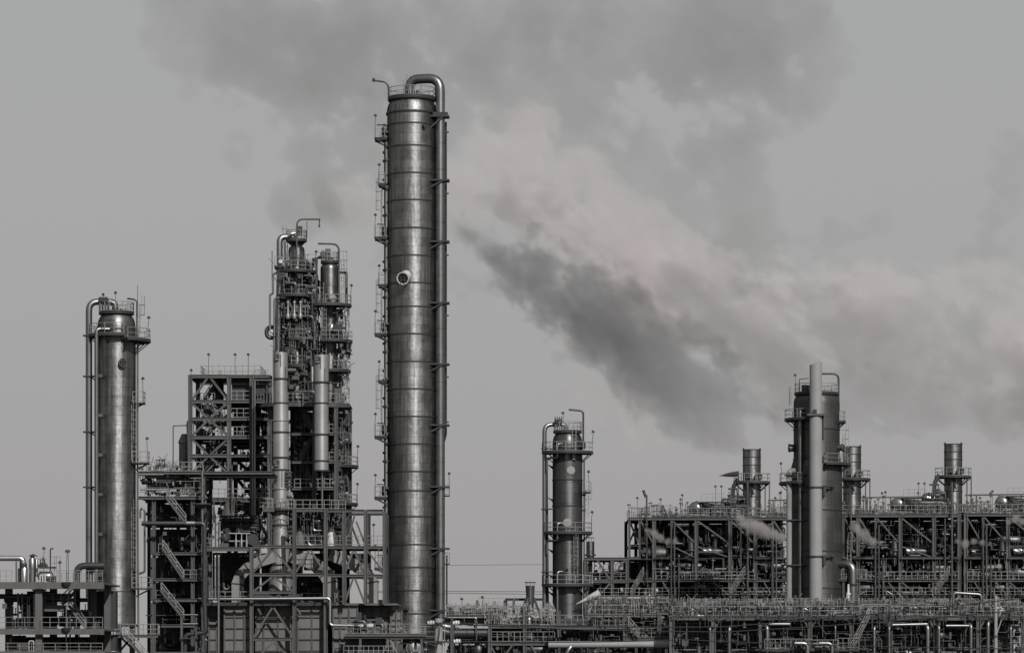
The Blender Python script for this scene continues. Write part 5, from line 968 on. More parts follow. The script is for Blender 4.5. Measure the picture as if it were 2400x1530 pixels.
# ------------------------------------------------------------------ process units behind, three alike
GLAMP = 0
def unit(name, label, F, x0_, x1_, dx, seed, first=False, last=False):
    """one repeat of the unit: drawn for the bay that starts at pixel 1473, shifted by dx"""
    B = py0(F); T = Thing(name, label, 'steel structure', F.p((x0_+x1_)/2, B))
    top = 1212 if not dx else 1205-(dx > 600)*2
    cols = [x for x in (1475, 1499, 1533, 1574, 1632, 1711, 1770, 1811, 1850, 1890, 1930) if x0_-4 <= x+dx <= x1_+4]
    rr = random.Random(seed*3)
    for i, x in enumerate(cols):
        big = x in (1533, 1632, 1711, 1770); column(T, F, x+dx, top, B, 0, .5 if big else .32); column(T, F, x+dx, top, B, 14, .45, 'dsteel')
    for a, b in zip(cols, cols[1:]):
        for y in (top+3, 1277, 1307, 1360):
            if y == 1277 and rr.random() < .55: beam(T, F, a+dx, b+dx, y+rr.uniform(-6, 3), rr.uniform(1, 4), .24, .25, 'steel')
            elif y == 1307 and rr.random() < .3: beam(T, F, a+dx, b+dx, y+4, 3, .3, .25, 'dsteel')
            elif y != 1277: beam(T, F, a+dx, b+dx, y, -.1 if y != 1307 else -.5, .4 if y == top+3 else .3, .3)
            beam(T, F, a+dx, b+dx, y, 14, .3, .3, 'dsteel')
        for y in (top, 1277, 1307, 1360, 1395): deck(T, F, a+dx, b+dx, y, .5 if y != 1277 else 5, 14)
        if (b-a) > 30 and rr.random() < .8: brace(T, F, a+dx+3, top+8, b+dx-3, 1272, .05, .2)
        if (b-a) > 40:
            if rr.random() < .6: brace(T, F, b+dx-3, top+8, a+dx+3, 1272, 5, .24, 'steel')
            if rr.random() < .5: brace(T, F, a+dx+3, 1280, b+dx-3, 1305, .2, .16)
            if rr.random() < .6: brace(T, F, b+dx-3, 1394, (a+b)/2+dx, 1364, -.4, .18)
            if rr.random() < .6: brace(T, F, a+dx+3, 1364, (a+b)/2+dx, 1394, -.4, .18)
    for y0_, y1_ in ((top+6, 1275), (1279, 1305), (1309, 1358), (1362, 1394), (1397, 1440)):
        p, q = F.p(x0_+(40 if first else 0), y1_, 15), F.p(x1_, y0_, 15); T.part('shade_backing', MB().box((p.x, p.y, p.z), (q.x, p.y+.1, q.z)), 'dsteel')  # dark rear sheets added to keep the inside of the unit in shade
    railx(T, F, x0_, x1_, top-2, 0, 'rail', 0, .8, .06, 1.15); railx(T, F, x0_, x1_, top-2, 10, 'rail', 0, 1.0, .05, 1.1)
    railx(T, F, 1536+dx, min(x1_, 1768+dx), 1358, -.4, 'rail', 0, .8, .065, 1.1); railx(T, F, 1536+dx, min(x1_, 1850+dx), 1394, -.6, 'rail', 0, .9, .05, 1.0)
    if x1_-dx > 1745: stair(T, F.p(1712+dx, 1394, -1), F.p(1745+dx, 1343, -1), .9)
    # drum lying inside the frame and other vessels
    if x1_-dx > 1705:
        drum(T, F.p(1650+dx, 1291, 2), F.p(1706+dx, 1291, 2), F.m(10), 'dpipe', 20); T.part('polished_band', MB().tube(F.p(1650+dx, 1290.5, 2), F.p(1668+dx, 1290.5, 2), F.m(10.3), None, 20), 'shiny')
        T.part('arch_pipe', MB().pipe([F.p(1680+dx, 1285, 4), F.p(1683+dx, 1246, 4), F.p(1710+dx, 1244, 4)], F.m(8), 14, F.m(14)), 'dpipe')
        T.part('hopper', MB().lathe([(F.m(6), F.z(1300)), (F.m(6), F.z(1290)), (F.m(12), F.z(1290)), (F.m(12), F.z(1287)), (F.m(8), F.z(1285)), (F.m(8), F.z(1262))], (F.x(1621+dx), F.Y+.6, 0), 18), 'pipe')
    for px, y0_, y1_ in ((1515, 1160, 1400), (1572, 1225, 1410), (1580, 1230, 1400), (1590, 1320, 1400), (1735, 1215, 1330), (1751, 1130, 1400), (1810, 1235, 1400), (1818, 1240, 1400)):
        if x0_ < px+dx < x1_: pipe(T, F, [(px+dx, y0_, -.9), (px+dx, 1300, -.9), (px+dx, y1_, -.9)], 2.0 if px != 1751 else 2.6, 'pipe', 8)
    if first:
        T.part('flare_tip', MB().tube(F.p(1513, 1166, -.9), F.p(1507, 1149, -.9), .16, .2, 10), 'lamp')
        pipe(T, F, [(1553, 1212, 1), (1553, 1180, 1), (1566, 1212, 1)], 2, 'dpipe', 8)
        brace(T, F, 1478, 1220, 1498, 1270, 3, .24); brace(T, F, 1498, 1220, 1478, 1270, 6, .24)
    for px, h in ((1495, 2.6), (1550, 2.4), (1597, 2.4), (1601, 3.0), (1679, 4.2), (1693, 4.2), (1833, 3.4)):
        if x0_ < px+dx < x1_: lamp_post(T, F.p(px+dx, top-2, 2), h, .04, 1)
    w_ = (x1_-x0_)/380
    s_ = x0_+(25 if first else 2)
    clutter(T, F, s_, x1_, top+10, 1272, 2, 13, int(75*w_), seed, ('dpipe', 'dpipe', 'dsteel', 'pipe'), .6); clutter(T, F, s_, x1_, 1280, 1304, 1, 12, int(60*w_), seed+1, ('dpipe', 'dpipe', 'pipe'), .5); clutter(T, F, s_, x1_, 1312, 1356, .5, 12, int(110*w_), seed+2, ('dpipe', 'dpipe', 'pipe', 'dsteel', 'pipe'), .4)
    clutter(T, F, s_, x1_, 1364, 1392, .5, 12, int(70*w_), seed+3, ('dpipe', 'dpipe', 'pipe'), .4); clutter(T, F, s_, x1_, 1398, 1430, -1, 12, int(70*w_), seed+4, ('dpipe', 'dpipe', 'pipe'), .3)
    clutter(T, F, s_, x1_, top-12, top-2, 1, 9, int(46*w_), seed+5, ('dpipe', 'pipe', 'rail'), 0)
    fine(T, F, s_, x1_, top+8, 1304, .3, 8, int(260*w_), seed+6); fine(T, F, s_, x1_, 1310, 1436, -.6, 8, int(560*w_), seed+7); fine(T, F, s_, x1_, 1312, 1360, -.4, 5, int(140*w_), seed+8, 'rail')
    mb = MB()
    for i in range(int(150*w_)):
        p = F.p(rr.uniform(x0_, x1_), top-1, rr.uniform(.3, 10)); hh = rr.uniform(.4, 2.2); mb.tube(p, p+Z*hh, .045, None, 5)
        if rr.random() < .6: mb.cbox(p+Z*hh, rr.uniform(.15, .5), .25, rr.uniform(.12, .35))
        if rr.random() < .3: q = p+V(rr.uniform(.6, 2.4), 0, 0); mb.bar(p+Z*hh*.8, q+Z*hh*.8, .06); mb.bar(q, q+Z*hh*.8, .06)
    T.part('instrument_stem', mb, 'steel', None, None, 'stuff')
    return T
def stack(F, px, py, base, label):
    T = Thing('exhaust_stack', label, 'stack', (F.x(px), F.Y, F.z(base))); c = F.p(px, 0, 0); r = F.m(21)
    for y0_, y1_ in ((py, py+18), (py+18, py+36), (py+36, py+72), (py+72, py+110), (py+110, base)):
        T.part('stack_section', MB().lathe([(r, F.z(y1_)), (r, F.z(y0_))], (c.x, c.y, 0), 36), 'clad')
        T.part('joint_ring', MB().lathe([(r-.02, F.z(y0_)-.05), (r+.06, F.z(y0_)-.05), (r+.06, F.z(y0_)+.05), (r-.02, F.z(y0_)+.05)], (c.x, c.y, 0), 36, None, 0, 2*math.pi, False), 'band')
    T.part('mouth', MB().lathe([(r*.95, F.z(py+1)), (r*.2, F.z(py+2))], (c.x, c.y, 0), 28), 'black')
    for dx in (-1, 1): T.part('lightning_lug', MB().cbox(V(c.x+dx*r*.92, c.y, F.z(py)+.12), .22, .3, .3), 'dsteel')
    platform(T, c, r, F.m(43), F.z(py+76), 160, 385, True, (), 1.2)
    for dx in (30, 40): T.part('strut', MB().bar(V(F.x(px+dx), c.y-1, F.z(py+78)), V(F.x(px+dx), c.y-1, F.z(base)), .16), 'steel')
    for dx, y in ((-8, 62), (10, 66), (17, 64)): T.part('instrument_box', MB().cbox(V(F.x(px+dx), c.y-r*.95-.3, F.z(py+y)), .6, .5, .7), 'dsteel' if dx < 0 else 'steel')
    T.part('damper_arm', MB().tube(V(F.x(px-4), c.y-r-.3, F.z(py+78)), V(F.x(px-14+16), c.y-r-.5, F.z(py+106)), .18, .12, 8), 'dsteel')
    return T
def top_drum(F, px, py, label, nx=1):
    T = Thing('steam_drum', label, 'drum', F.p(px+50, py+22, 3)); a = F.p(px, py, 2)
    drum(T, a, a+V(F.m(80), 9, 0), F.m(16), 'shiny2', 28); drum(T, F.p(px+70, py-16, 5), F.p(px+130, py-16, 6), F.m(11), 'dpipe', 20)
    for k in (.1, .5, .9): T.part('saddle', MB().cbox(a+V(F.m(80), 9, 0)*k-Z*F.m(18), .5, 1.2, F.m(12)), 'dsteel')
    T.part('polished_band', MB().lathe([(F.m(11.2), 0), (F.m(11.2), F.m(18))], F.p(px+76, py-16, 5.1), 20, (1, .1, 0)), 'shiny')
    handrail(T, [F.p(px+15, py-16, 2), F.p(px+70, py-18, 3)], None, 1.1, .8, .05); T.part('walkway', MB().box(F.p(px+12, py-14, 1.6), F.p(px+75, py-16, 3.2)), 'grate')
    T.part('vent_elbow', MB().pipe([F.p(px+92, py-20, 4), F.p(px+92, py-52, 4), F.p(px+104, py-72, 4)], F.m(5), 12), 'dpipe'); T.part('flange', MB().cbox(F.p(px+92, py-48, 4), 1.3, .8, .2), 'dsteel'); T.part('frame_post', MB().bar(F.p(px+86, py-20, 3.5), F.p(px+88, py-50, 3.5), .16), 'steel'); T.part('frame_post', MB().bar(F.p(px+104, py-20, 3.5), F.p(px+100, py-50, 3.5), .16), 'steel')
    clutter(T, F, px+72, px+120, py-34, py-22, 3.5, 6, 10, int(px), ('pipe', 'dpipe', 'shiny'), 0); clutter(T, F, px+40, px+125, py-4, py+14, -.6, 1.2, 30, int(px)+1, ('pipe', 'dpipe', 'rail'), 0)
    handrail(T, [F.p(px+38, py+18, -.5), F.p(px+125, py+18, -.5)], None, 1.3, .6, .05)
def units():
    F = Fr(70)
    unit('process_structure', 'braced steel process unit with an open end and leaning flare tip', F, 1473, 1850, 0, 201, True)
    unit('process_structure', 'braced steel process unit between the broad dark column and the last exhaust stack', F, 1975, 2245, 478, 211)
    unit('process_structure', 'end process unit of the row, carrying a drum but no exhaust stack', F, 2250, 2440, 730, 221)
    F3 = Fr(66)
    t = Thing('connecting_structure', 'lower steel frame with knee braces between the medium column and the first unit', 'steel structure', F3.p(1420, py0(F3)))
    for px in (1373, 1435, 1470): column(t, F3, px, 1310, py0(F3), 0, .46); column(t, F3, px, 1310, py0(F3), 9, .4, 'dsteel')
    for y in (1309, 1362, 1398): beam(t, F3, 1370, 1475, y, 0, .4, .3); beam(t, F3, 1370, 1475, y, 9, .3, .3, 'dsteel'); deck(t, F3, 1372, 1530, y, .4, 9)
    railx(t, F3, 1372, 1472, 1360, 0, 'rail', 0, .9, .06); railx(t, F3, 1400, 1530, 1397, -.4, 'rail', 0, .9, .06); stair(t, F3.p(1478, 1397, -1), F3.p(1508, 1345, -1), .9)
    for a in ((1400, 1312, 1430, 1358), (1465, 1312, 1440, 1345), (1430, 1366, 1405, 1394)): brace(t, F3, *a, 0, .26)
    clutter(t, F3, 1375, 1470, 1335, 1360, 1, 8, 26, 231, ('dpipe', 'dpipe', 'pipe'), .4); clutter(t, F3, 1375, 1530, 1366, 1396, 1, 8, 46, 232, ('dpipe', 'dpipe', 'pipe'), .4); clutter(t, F3, 1375, 1530, 1402, 1440, 0, 8, 50, 233, ('dpipe', 'dpipe', 'pipe'), .4)
    p, q = F3.p(1480, 1396, 10), F3.p(1535, 1312, 10); t.part('shade_backing', MB().box((p.x, p.y, p.z), (q.x, p.y+.1, q.z)), 'dsteel')  # added dark backing, standing for shade inside the frame
    t.part('transfer_pipe', MB().pipe([F3.p(1400, 1402, -4), F3.p(1550, 1402, -4), F3.p(1550, 1440, -4)], F3.m(3.2), 12, F3.m(7)), 'pipe')
    fine(t, F3, 1374, 1472, 1315, 1440, 0, 7, 200, 424); fine(t, F3, 1472, 1535, 1365, 1440, 0, 7, 110, 425)
    t2 = Thing('vent_hood', 'small pale-banded vent stack with a square cap above the lower frame', 'stack', F3.p(1385, 1309, 4)); c = F3.p(1385, 0, 4)
    t2.part('body', MB().lathe([(F3.m(9), F3.z(1309)), (F3.m(9), F3.z(1300)), (F3.m(13), F3.z(1300)), (F3.m(13), F3.z(1296)), (F3.m(9.5), F3.z(1296)), (F3.m(9.5), F3.z(1266))], (c.x, c.y, 0), 20), 'clad2'); t2.part('cap', MB().cbox(F3.p(1385, 1257, 4), 1.1, 1.1, .08), 'dsteel')
    for dx in (-9, -3, 3, 9): t2.part('cap_post', MB().bar(F3.p(1385+dx, 1267, 4), F3.p(1385+dx, 1257, 4), .05), 'steel')
    t2.part('lower_pipe', MB().tube(F3.p(1385, 1345, 4), F3.p(1385, 1308, 4), F3.m(5), None, 10), 'dpipe')
    Fs = Fr(74); Fk = Fr(80)
    stack(Fk, 1762, 1054, 1212, 'ringed exhaust stack beside the small dark windsock'); stack(Fk, 1997, 1047, 1206, 'ringed exhaust stack half hidden behind the broad dark column'); stack(Fk, 2234, 1041, 1204, 'ringed exhaust stack beside a drum, well away from the broad dark column')
    top_drum(Fs, 1630, 1190, 'horizontal domed drum next to the exhaust stack with the windsock'); top_drum(Fs, 2106, 1180, 'horizontal domed drum next to the exhaust stack farthest from the windsock'); top_drum(Fs, 2352, 1176, 'horizontal domed drum with no exhaust stack standing beside it')
    t = Thing('windsock', 'small dark windsock streaming out beside an exhaust stack', 'windsock', Fs.p(1734, 1130, 3)); a, b = Fs.p(1733, 1107, 3), Fs.p(1688, 1112, 3); L_ = (b-a).length
    t.part('sock', MB().lathe([(.35, 0), (.38, .05), (.34, L_*.3), (.24, L_*.6), (.08, L_*.85), (.03, L_)], a, 12, b-a), 'soot'); t.part('mast', MB().tube(Fs.p(1734, 1180, 3), Fs.p(1734, 1100, 3), .06, None, 6), 'dsteel')
    Fb = Fr(84)
    for i, (x0_, x1_, y, lb) in enumerate(((1800, 1850, 1172, 'short thin gantry rail between the windsock stack and the broad dark column'), (2005, 2225, 1166, 'thin raised gantry rail between two exhaust stacks'), (2262, 2420, 1160, 'thin raised gantry rail beyond the last stack'))):
        t = Thing('gantry_rail', lb, 'gantry', Fb.p(x0_, 1215)); t.part('rail', MB().bar(Fb.p(x0_, y), Fb.p(x1_, y-(x1_-x0_)*.015), .22), 'steel')
        n = max(2, (x1_-x0_)//45)
        for k in range(n): x = x0_+(x1_-x0_)*(k+.5)/n; t.part('post', MB().bar(Fb.p(x, 1215), Fb.p(x, y), .2), 'steel')
        for k in range(n*2): x = x0_+(x1_-x0_)*(k+.3)/n/2; lamp_post(t, Fb.p(x, 1212), 2.0+(k % 3)*.7, .1, 1 if k % 2 else -1)
units()
# ------------------------------------------------------------------ long pipe rack along the bottom right
def long_rack():
    F = Fr(-22); B = py0(F)
    T = Thing('pipe_rack', 'long low pipe rack crowded with pipes and walkways along the foot of the process units', 'pipe rack', F.p(1990, B))
    cols = [1574, 1672, 1784, 1898, 1995, 2086, 2193, 2293, 2398]
    for x in cols:
        column(T, F, x, 1441, B, 0, .5); column(T, F, x, 1441, B, 9, .46, 'dsteel')
    for a, b in zip(cols, cols[1:]):
        beam(T, F, a, b, 1448, -.1, .46, .3); beam(T, F, a, b, 1448, 9, .4, .3, 'dsteel'); beam(T, F, a, b, 1476, 9, .3, .3, 'dsteel'); beam(T, F, a, b, 1512, 9, .3, .3, 'steel')
        if a in (1672, 1898, 2293): brace(T, F, a+3, 1472, a+14, 1453, 0, .2)
        if b in (1898, 2193): brace(T, F, b-3, 1472, b-14, 1453, 0, .2)
        deck(T, F, a, b, 1443, .2, 9)
    railx(T, F, 1576, 2400, 1443, -.1, 'rail', 0, .9, .055, 1.1); railx(T, F, 1576, 2400, 1441, 9, 'rail', 0, .9, .055, 1.1)
    for i, (y, dy, rr, m_) in enumerate(((1438, 1.2, 2.4, 'mpipe'), (1438, 2.4, 2.2, 'mpipe'), (1436, 3.6, 3.4, 'dpipe'), (1437, 5, 2.4, 'mpipe'), (1435, 6.3, 3.0, 'mpipe'), (1434, 7.6, 3.2, 'dpipe'), (1458, 2, 4.5, 'dpipe'), (1458, 4, 3.4, 'dpipe'), (1470, 3, 2.6, 'mpipe'), (1490, 5, 3.5, 'dpipe'), (1505, 4, 3.2, 'mpipe'), (1522, 3, 2.4, 'mpipe'))):
        r_ = random.Random(i+90); x = 1578
        while x < 2395:
            e = min(2400, x+r_.uniform(45, 170)); pipe(T, F, [(x, y+6, dy), (x, y, dy), (e, y, dy), (e, y+8, dy)], rr, m_, 10); x = e+r_.uniform(6, 90)
    r_ = random.Random(5)
    for x, y0_, y1_, rr in ((1663, 1472, B, 2.6), (1708, 1470, B, 4.6), (1956, 1468, B, 2.2), (2047, 1470, B, 3.4), (2082, 1470, B, 2.6), (2172, 1466, B, 4.8), (2198, 1468, B, 3.4), (2273, 1464, B, 4.2), (2313, 1458, B, 4.6), (2366, 1470, B, 3), (1797, 1468, B, 4.6)):
        T.part('drop_pipe', MB().pipe([F.p(x+r_.choice((-30, 34)), y0_-2, 2.5), F.p(x, y0_-2, -1.0), F.p(x, 1500, -1.0), F.p(x, y1_, -1.0)], F.m(rr), 12, F.m(rr*2.4)), 'pipe')
    for pts in (((2090, 1464), (2171, 1462)), ((1800, 1462), (1850, 1462)), ((2215, 1466), (2270, 1466))): pipe(T, F, [(a, b, -.8) for a, b in pts], 4, 'pipe', 12)
    stair(T, F.p(1990, 1530, -1.4), F.p(2035, 1444, -1.4), .9)
    T.part('bridge_pipe', MB().pipe([F.p(2236, 1442, .4), F.p(2236, 1388, .4), F.p(2300, 1392, .4), F.p(2302, 1410, .4)], F.m(3.4), 12, F.m(7)), 'pipe')
    for x, y, e in ((2100, 1392, 2086), (1880, 1396, 1885), (2018, 1392, 2036)): T.part('bent_pipe', MB().pipe([F.p(x, 1443, 3), F.p(x, y, 3), F.p(e, y-8, 3)], F.m(2), 10, F.m(4)), 'pipe')
    for x0_, x1_, y in ((1790, 1900, 1520), (1900, 1962, 1522), (1960, 2010, 1518)): railx(T, F, x0_, x1_, y, -1.6, 'rail', 0, .55, .055, 1.1)
    deck(T, F, 1782, 2010, 1521, -1.6, 1, 'dsteel', .2)
    for x in (1888, 1945): T.part('bent_pipe', MB().pipe([F.p(x-30, 1507, -2.6), F.p(x, 1507, -2.6), F.p(x, B, -2.6)], F.m(5), 14, F.m(12)), 'pipe')
    clutter(T, F, 1578, 2400, 1408, 1442, .4, 8.5, 260, 301, ('pipe', 'dpipe', 'dpipe', 'rail', 'dsteel'), 0); clutter(T, F, 1578, 2400, 1452, 1530, 1.5, 8.5, 150, 302, ('dpipe', 'dpipe', 'pipe', 'dsteel'), .25)
    for a, b in zip(cols, cols[1:]):
        p, q = F.p(a, 1560, 10), F.p(b, 1450, 10); T.part('shade_backing', MB().box((p.x, p.y, 0), (q.x, p.y+.1, q.z)), 'dsteel')  # dark sheet added behind each bay to imitate the shade in the rack
    for x in (1600, 1655, 1745, 1760, 1900, 1972, 2060, 2150, 2260, 2350): T.part('cabinet', MB().cbox(F.p(x, 1432, 2.5), .9, .8, 1.1), r_.choice(('conc', 'bright', 'steel', 'steel')))
    for x in (1740, 1832, 2120, 2370): lamp_post(T, F.p(x, 1443, 1), 2.4, .05, 1)
    for x0_, x1_, y, dy in ((1640, 1790, 1424, 4), (1820, 1960, 1420, 6), (2000, 2110, 1426, 3), (2130, 2300, 1422, 6), (2310, 2400, 1424, 4), (1580, 1700, 1496, 4), (1700, 1780, 1520, 5), (2020, 2190, 1530, 5), (2210, 2400, 1500, 6)):
        railx(T, F, x0_, x1_, y, dy, 'rail', 0, .55, .05, 1.0)
    mb = MB()
    for i in range(150):
        x, y, dy, h = r_.uniform(1580, 2398), r_.uniform(1430, 1442), r_.uniform(.5, 8), r_.uniform(.5, 1.9); p = F.p(x, y, dy); mb.tube(p-Z*.3, p+Z*h, .045, None, 5)
        if r_.random() < .5: mb.cbox(p+Z*h, .22, .22, .18)
    T.part('instrument_stem', mb, 'steel', None, None, 'stuff')
    for x in (1612, 1690, 1880, 1975, 2030, 2110, 2210, 2325): T.part('bend_pipe', MB().pipe([F.p(x, 1443, 1.5), F.p(x, 1428, 1.5), F.p(x+9, 1424, 1.5), F.p(x+18, 1430, 1.5), F.p(x+18, 1443, 1.5)], F.m(1.6), 8, F.m(6)), 'pipe')
    fine(T, F, 1576, 2400, 1406, 1443, -.5, 8, 800, 426, 'rail'); fine(T, F, 1576, 2400, 1406, 1446, -.6, 8, 500, 427); fine(T, F, 1576, 2400, 1452, 1530, -.8, 7, 800, 428); fine(T, F, 1576, 2400, 1444, 1452, -.7, -.4, 160, 429, 'dsteel')
    # nearer rack between the medium column and the long rack
    F = Fr(-16); B = py0(F); t = Thing('pipe_bridge', 'lower pipe bridge with stair and thick pale pipe before the medium column', 'pipe rack', F.p(1440, B))
    for x in (1465, 1545, 1568): column(t, F, x, 1440, B, 0, .44); column(t, F, x, 1440, B, 6, .4, 'dsteel')
    for y, x0_, x1_ in ((1470, 1300, 1470), (1497, 1466, 1600), (1436, 1540, 1580), (1442, 1370, 1545)):
        beam(t, F, x0_, x1_, y, 0, .34, .28); beam(t, F, x0_, x1_, y, 6, .3, .28, 'dsteel'); deck(t, F, x0_, x1_, y-3, .3, 6)
    railx(t, F, 1395, 1475, 1466, 0, 'rail', 0, .7, .06); railx(t, F, 1468, 1600, 1494, -.1, 'rail', 0, .7, .06); railx(t, F, 1380, 1540, 1440, 0, 'rail', 0, .8, .055); stair(t, F.p(1497, 1493, -1), F.p(1472, 1464, -1), .9)
    wp = t.part('insulated_pipe', MB().pipe([F.p(1285, 1510, -1.6), F.p(1568, 1509, -1.6), F.p(1640, 1512, 2)], F.m(8), 18, F.m(14)), 'white'); t.part('branch_pipe', MB().pipe([F.p(1340, 1512, -1.6), F.p(1332, 1522, -1.8), F.p(1320, 1550, -1.8)], F.m(6), 14), 'pipe', wp)
    for px in (1310, 1400, 1490, 1560): t.part('post', MB().bar(F.p(px, B, -1.6), F.p(px, 1514, -1.6), .3), 'dsteel')
    clutter(t, F, 1395, 1570, 1400, 1440, 1, 6, 50, 311, ('dpipe', 'pipe', 'dpipe'), .1); clutter(t, F, 1395, 1570, 1446, 1492, 1, 6, 60, 312, ('dpipe', 'pipe'), .2); clutter(t, F, 1300, 1575, 1500, 1535, .5, 6, 50, 313, ('dpipe', 'dpipe', 'pipe'), .3)
    p, q = F.p(1395, 1560, 7), F.p(1575, 1446, 7); t.part('shade_backing', MB().box((p.x, p.y, 0), (q.x, p.y+.1, q.z)), 'dsteel')  # dark backing added so the bridge looks shaded behind its pipes
    fine(t, F, 1380, 1572, 1402, 1498, -.4, 5, 420, 430); fine(t, F, 1380, 1572, 1402, 1470, -.4, 5, 160, 431, 'rail'); fine(t, F, 1300, 1572, 1500, 1530, -.2, 5, 160, 432)
    F = Fr(-45); t = Thing('lamp_pole', 'slim pale pole with a raked stay standing before the long pipe rack', 'pole', F.p(2334, py0(F))); t.part('mast', MB().lathe([(F.m(5), 0), (F.m(3.6), F.z(1395)), (0, F.z(1394))], (F.x(2334), F.Y, 0), 14), 'white'); t.part('stay', MB().bar(F.p(2336, 1485, 0), F.p(2347, 1452, 0), .1), 'rail')
    t.part('collar', MB().lathe([(F.m(4.5), -.1), (F.m(5.5), -.1), (F.m(5.5), .1), (F.m(4.5), .1)], F.p(2334, 1490, 0), 14), 'steel')
long_rack()
# ------------------------------------------------------------------ smoke and steam
def W(px, py, Y):
    s = (CAMD+Y)/(PXM*CAMD)
    return Vector(((px-1200)*s, Y, HZ+(1540-py)*s))
def smoke_material(name, col, dens, ani=0.0):
    m = bpy.data.materials.new(name); m.use_nodes = True; t = m.node_tree; t.nodes.clear()
    v = t.nodes.new('ShaderNodeVolumePrincipled'); o = t.nodes.new('ShaderNodeOutputMaterial')
    v.inputs['Color'].default_value = (*col, 1); v.inputs['Density'].default_value = dens
    v.inputs['Anisotropy'].default_value = ani
    t.links.new(v.outputs[0], o.inputs['Volume']); return m
def plume(name, label, mat, Y, blobs, voxel, nscale, erode, soft, seed, stretch=None, group=None, warp=0.0, yflat=1.0, vary=1.0):
    """blobs: (px, py, radius px, weight[, metres behind Y]); a grid of density round them, frayed by noise"""
    s = (CAMD+Y)/(PXM*CAMD)
    B = []
    for b in blobs:
        c = W(b[0], b[1], Y); c.y = Y + (b[4] if len(b) > 4 else 0); B.append((c, b[2]*s*1.28, b[3]))
    lo = Vector([min(c[i]-r*(yflat if i == 1 else 1) for c, r, _ in B) for i in range(3)]); hi = Vector([max(c[i]+r*(yflat if i == 1 else 1) for c, r, _ in B) for i in range(3)])
    me = bpy.data.meshes.new(name); me.from_pydata([lo, hi], [(0, 1)], [])
    ob = bpy.data.objects.new(name, me); sc.collection.objects.link(ob); me.materials.append(mat)
    ng = bpy.data.node_groups.new(name, 'GeometryNodeTree')
    ng.interface.new_socket('Geometry', in_out='INPUT', socket_type='NodeSocketGeometry')
    ng.interface.new_socket('Geometry', in_out='OUTPUT', socket_type='NodeSocketGeometry')
    N, L = ng.nodes, ng.links
    def mth(op, a, b=None, c=None, clamp=False):
        n = N.new('ShaderNodeMath'); n.operation = op; n.use_clamp = clamp
        for i, v in enumerate((a, b, c)):
            if v is None: continue
            if isinstance(v, (int, float)): n.inputs[i].default_value = v
            else: L.new(v, n.inputs[i])
        return n.outputs[0]
    def vmt(op, a, b):
        n = N.new('ShaderNodeVectorMath'); n.operation = op
        for i, v in enumerate((a, b)):
            if isinstance(v, (tuple, Vector)): n.inputs[i].default_value = v
            else: L.new(v, n.inputs[i])
        return n
    pos = N.new('GeometryNodeInputPosition').outputs[0]
    def noise(vec, scale, detail, rough, col=False, off=0):
        n = N.new('ShaderNodeTexNoise'); n.noise_dimensions = '4D'; n.inputs['W'].default_value = seed+off
        n.inputs['Scale'].default_value = scale; n.inputs['Detail'].default_value = detail; n.inputs['Roughness'].default_value = rough
        L.new(vec, n.inputs['Vector']); return n.outputs[1 if col else 0]
    if stretch:
        r = N.new('ShaderNodeVectorRotate'); r.rotation_type = 'Y_AXIS'; L.new(pos, r.inputs['Vector']); r.inputs['Angle'].default_value = stretch[0]
        nv = vmt('MULTIPLY', r.outputs[0], (stretch[1], .3, 1)).outputs[0]
    else: nv = pos
    wn = vmt('SUBTRACT', noise(nv, nscale*.6, 2, .5, True, 5), (.5, .5, .5)).outputs[0]
    wp = vmt('MULTIPLY', wn, (warp, warp, warp)).outputs[0]
    p2 = vmt('ADD', pos, wp).outputs[0]
    nz = noise(vmt('ADD', nv, wp).outputs[0], nscale, 8, .64)
    n2 = noise(vmt('ADD', nv, wp).outputs[0], nscale*.45, 3, .5, False, 9)
    f = None
    for c, r, wgt in B:
        d = vmt('SUBTRACT', p2, tuple(c)).outputs[0]
        d = vmt('MULTIPLY', d, (1/r, 1/(r*yflat), 1/r)).outputs[0]
        q = vmt('DOT_PRODUCT', d, d).outputs['Value']
        q = mth('SUBTRACT', 1, q, clamp=True)
        q = mth('MULTIPLY', mth('MULTIPLY', q, q), wgt)
        f = q if f is None else mth('ADD', f, q)
    f = mth('MINIMUM', f, 1.0)
    n3 = noise(vmt('ADD', nv, wp).outputs[0], nscale*3.2, 6, .62, False, 3)
    vo = N.new('ShaderNodeTexVoronoi'); vo.voronoi_dimensions = '3D'; vo.feature = 'F1'; vo.normalize = True; vo.inputs['Scale'].default_value = nscale*2.4; 
    vo.inputs['Detail'].default_value = 1; vo.inputs['Roughness'].default_value = .5; L.new(vmt('ADD', nv, wp).outputs[0], vo.inputs['Vector'])
    vd = mth('MULTIPLY', mth('SUBTRACT', vo.outputs['Distance'], .34), 1.1)
    nz = mth('ADD', mth('ADD', mth('MULTIPLY', mth('SUBTRACT', nz, .5), 3.0), mth('MULTIPLY', mth('SUBTRACT', n3, .5), 2.5)), mth('ADD', vd, .5))
    e = mth('SUBTRACT', f, mth('MULTIPLY', nz, erode))
    e = mth('MULTIPLY', mth('DIVIDE', e, soft, clamp=True), mth('MULTIPLY', f, 5, None, True))
    e = mth('MULTIPLY', e, mth('ADD', mth('MULTIPLY', mth('MAXIMUM', mth('SUBTRACT', mth('MULTIPLY', n2, 3.2), .75), .12), vary), 1-vary))
    vc = N.new('GeometryNodeVolumeCube'); L.new(e, vc.inputs['Density'])
    vc.inputs['Min'].default_value = lo; vc.inputs['Max'].default_value = hi
    for i, k in enumerate('XYZ'): vc.inputs['Resolution '+k].default_value = max(4, int((hi[i]-lo[i])/voxel))
    sm = N.new('GeometryNodeSetMaterial'); sm.inputs['Material'].default_value = mat
    go = N.new('NodeGroupOutput')
    L.new(vc.outputs[0], sm.inputs[0]); L.new(sm.outputs[0], go.inputs[0])
    md = ob.modifiers.new('plume', 'NODES'); md.node_group = ng
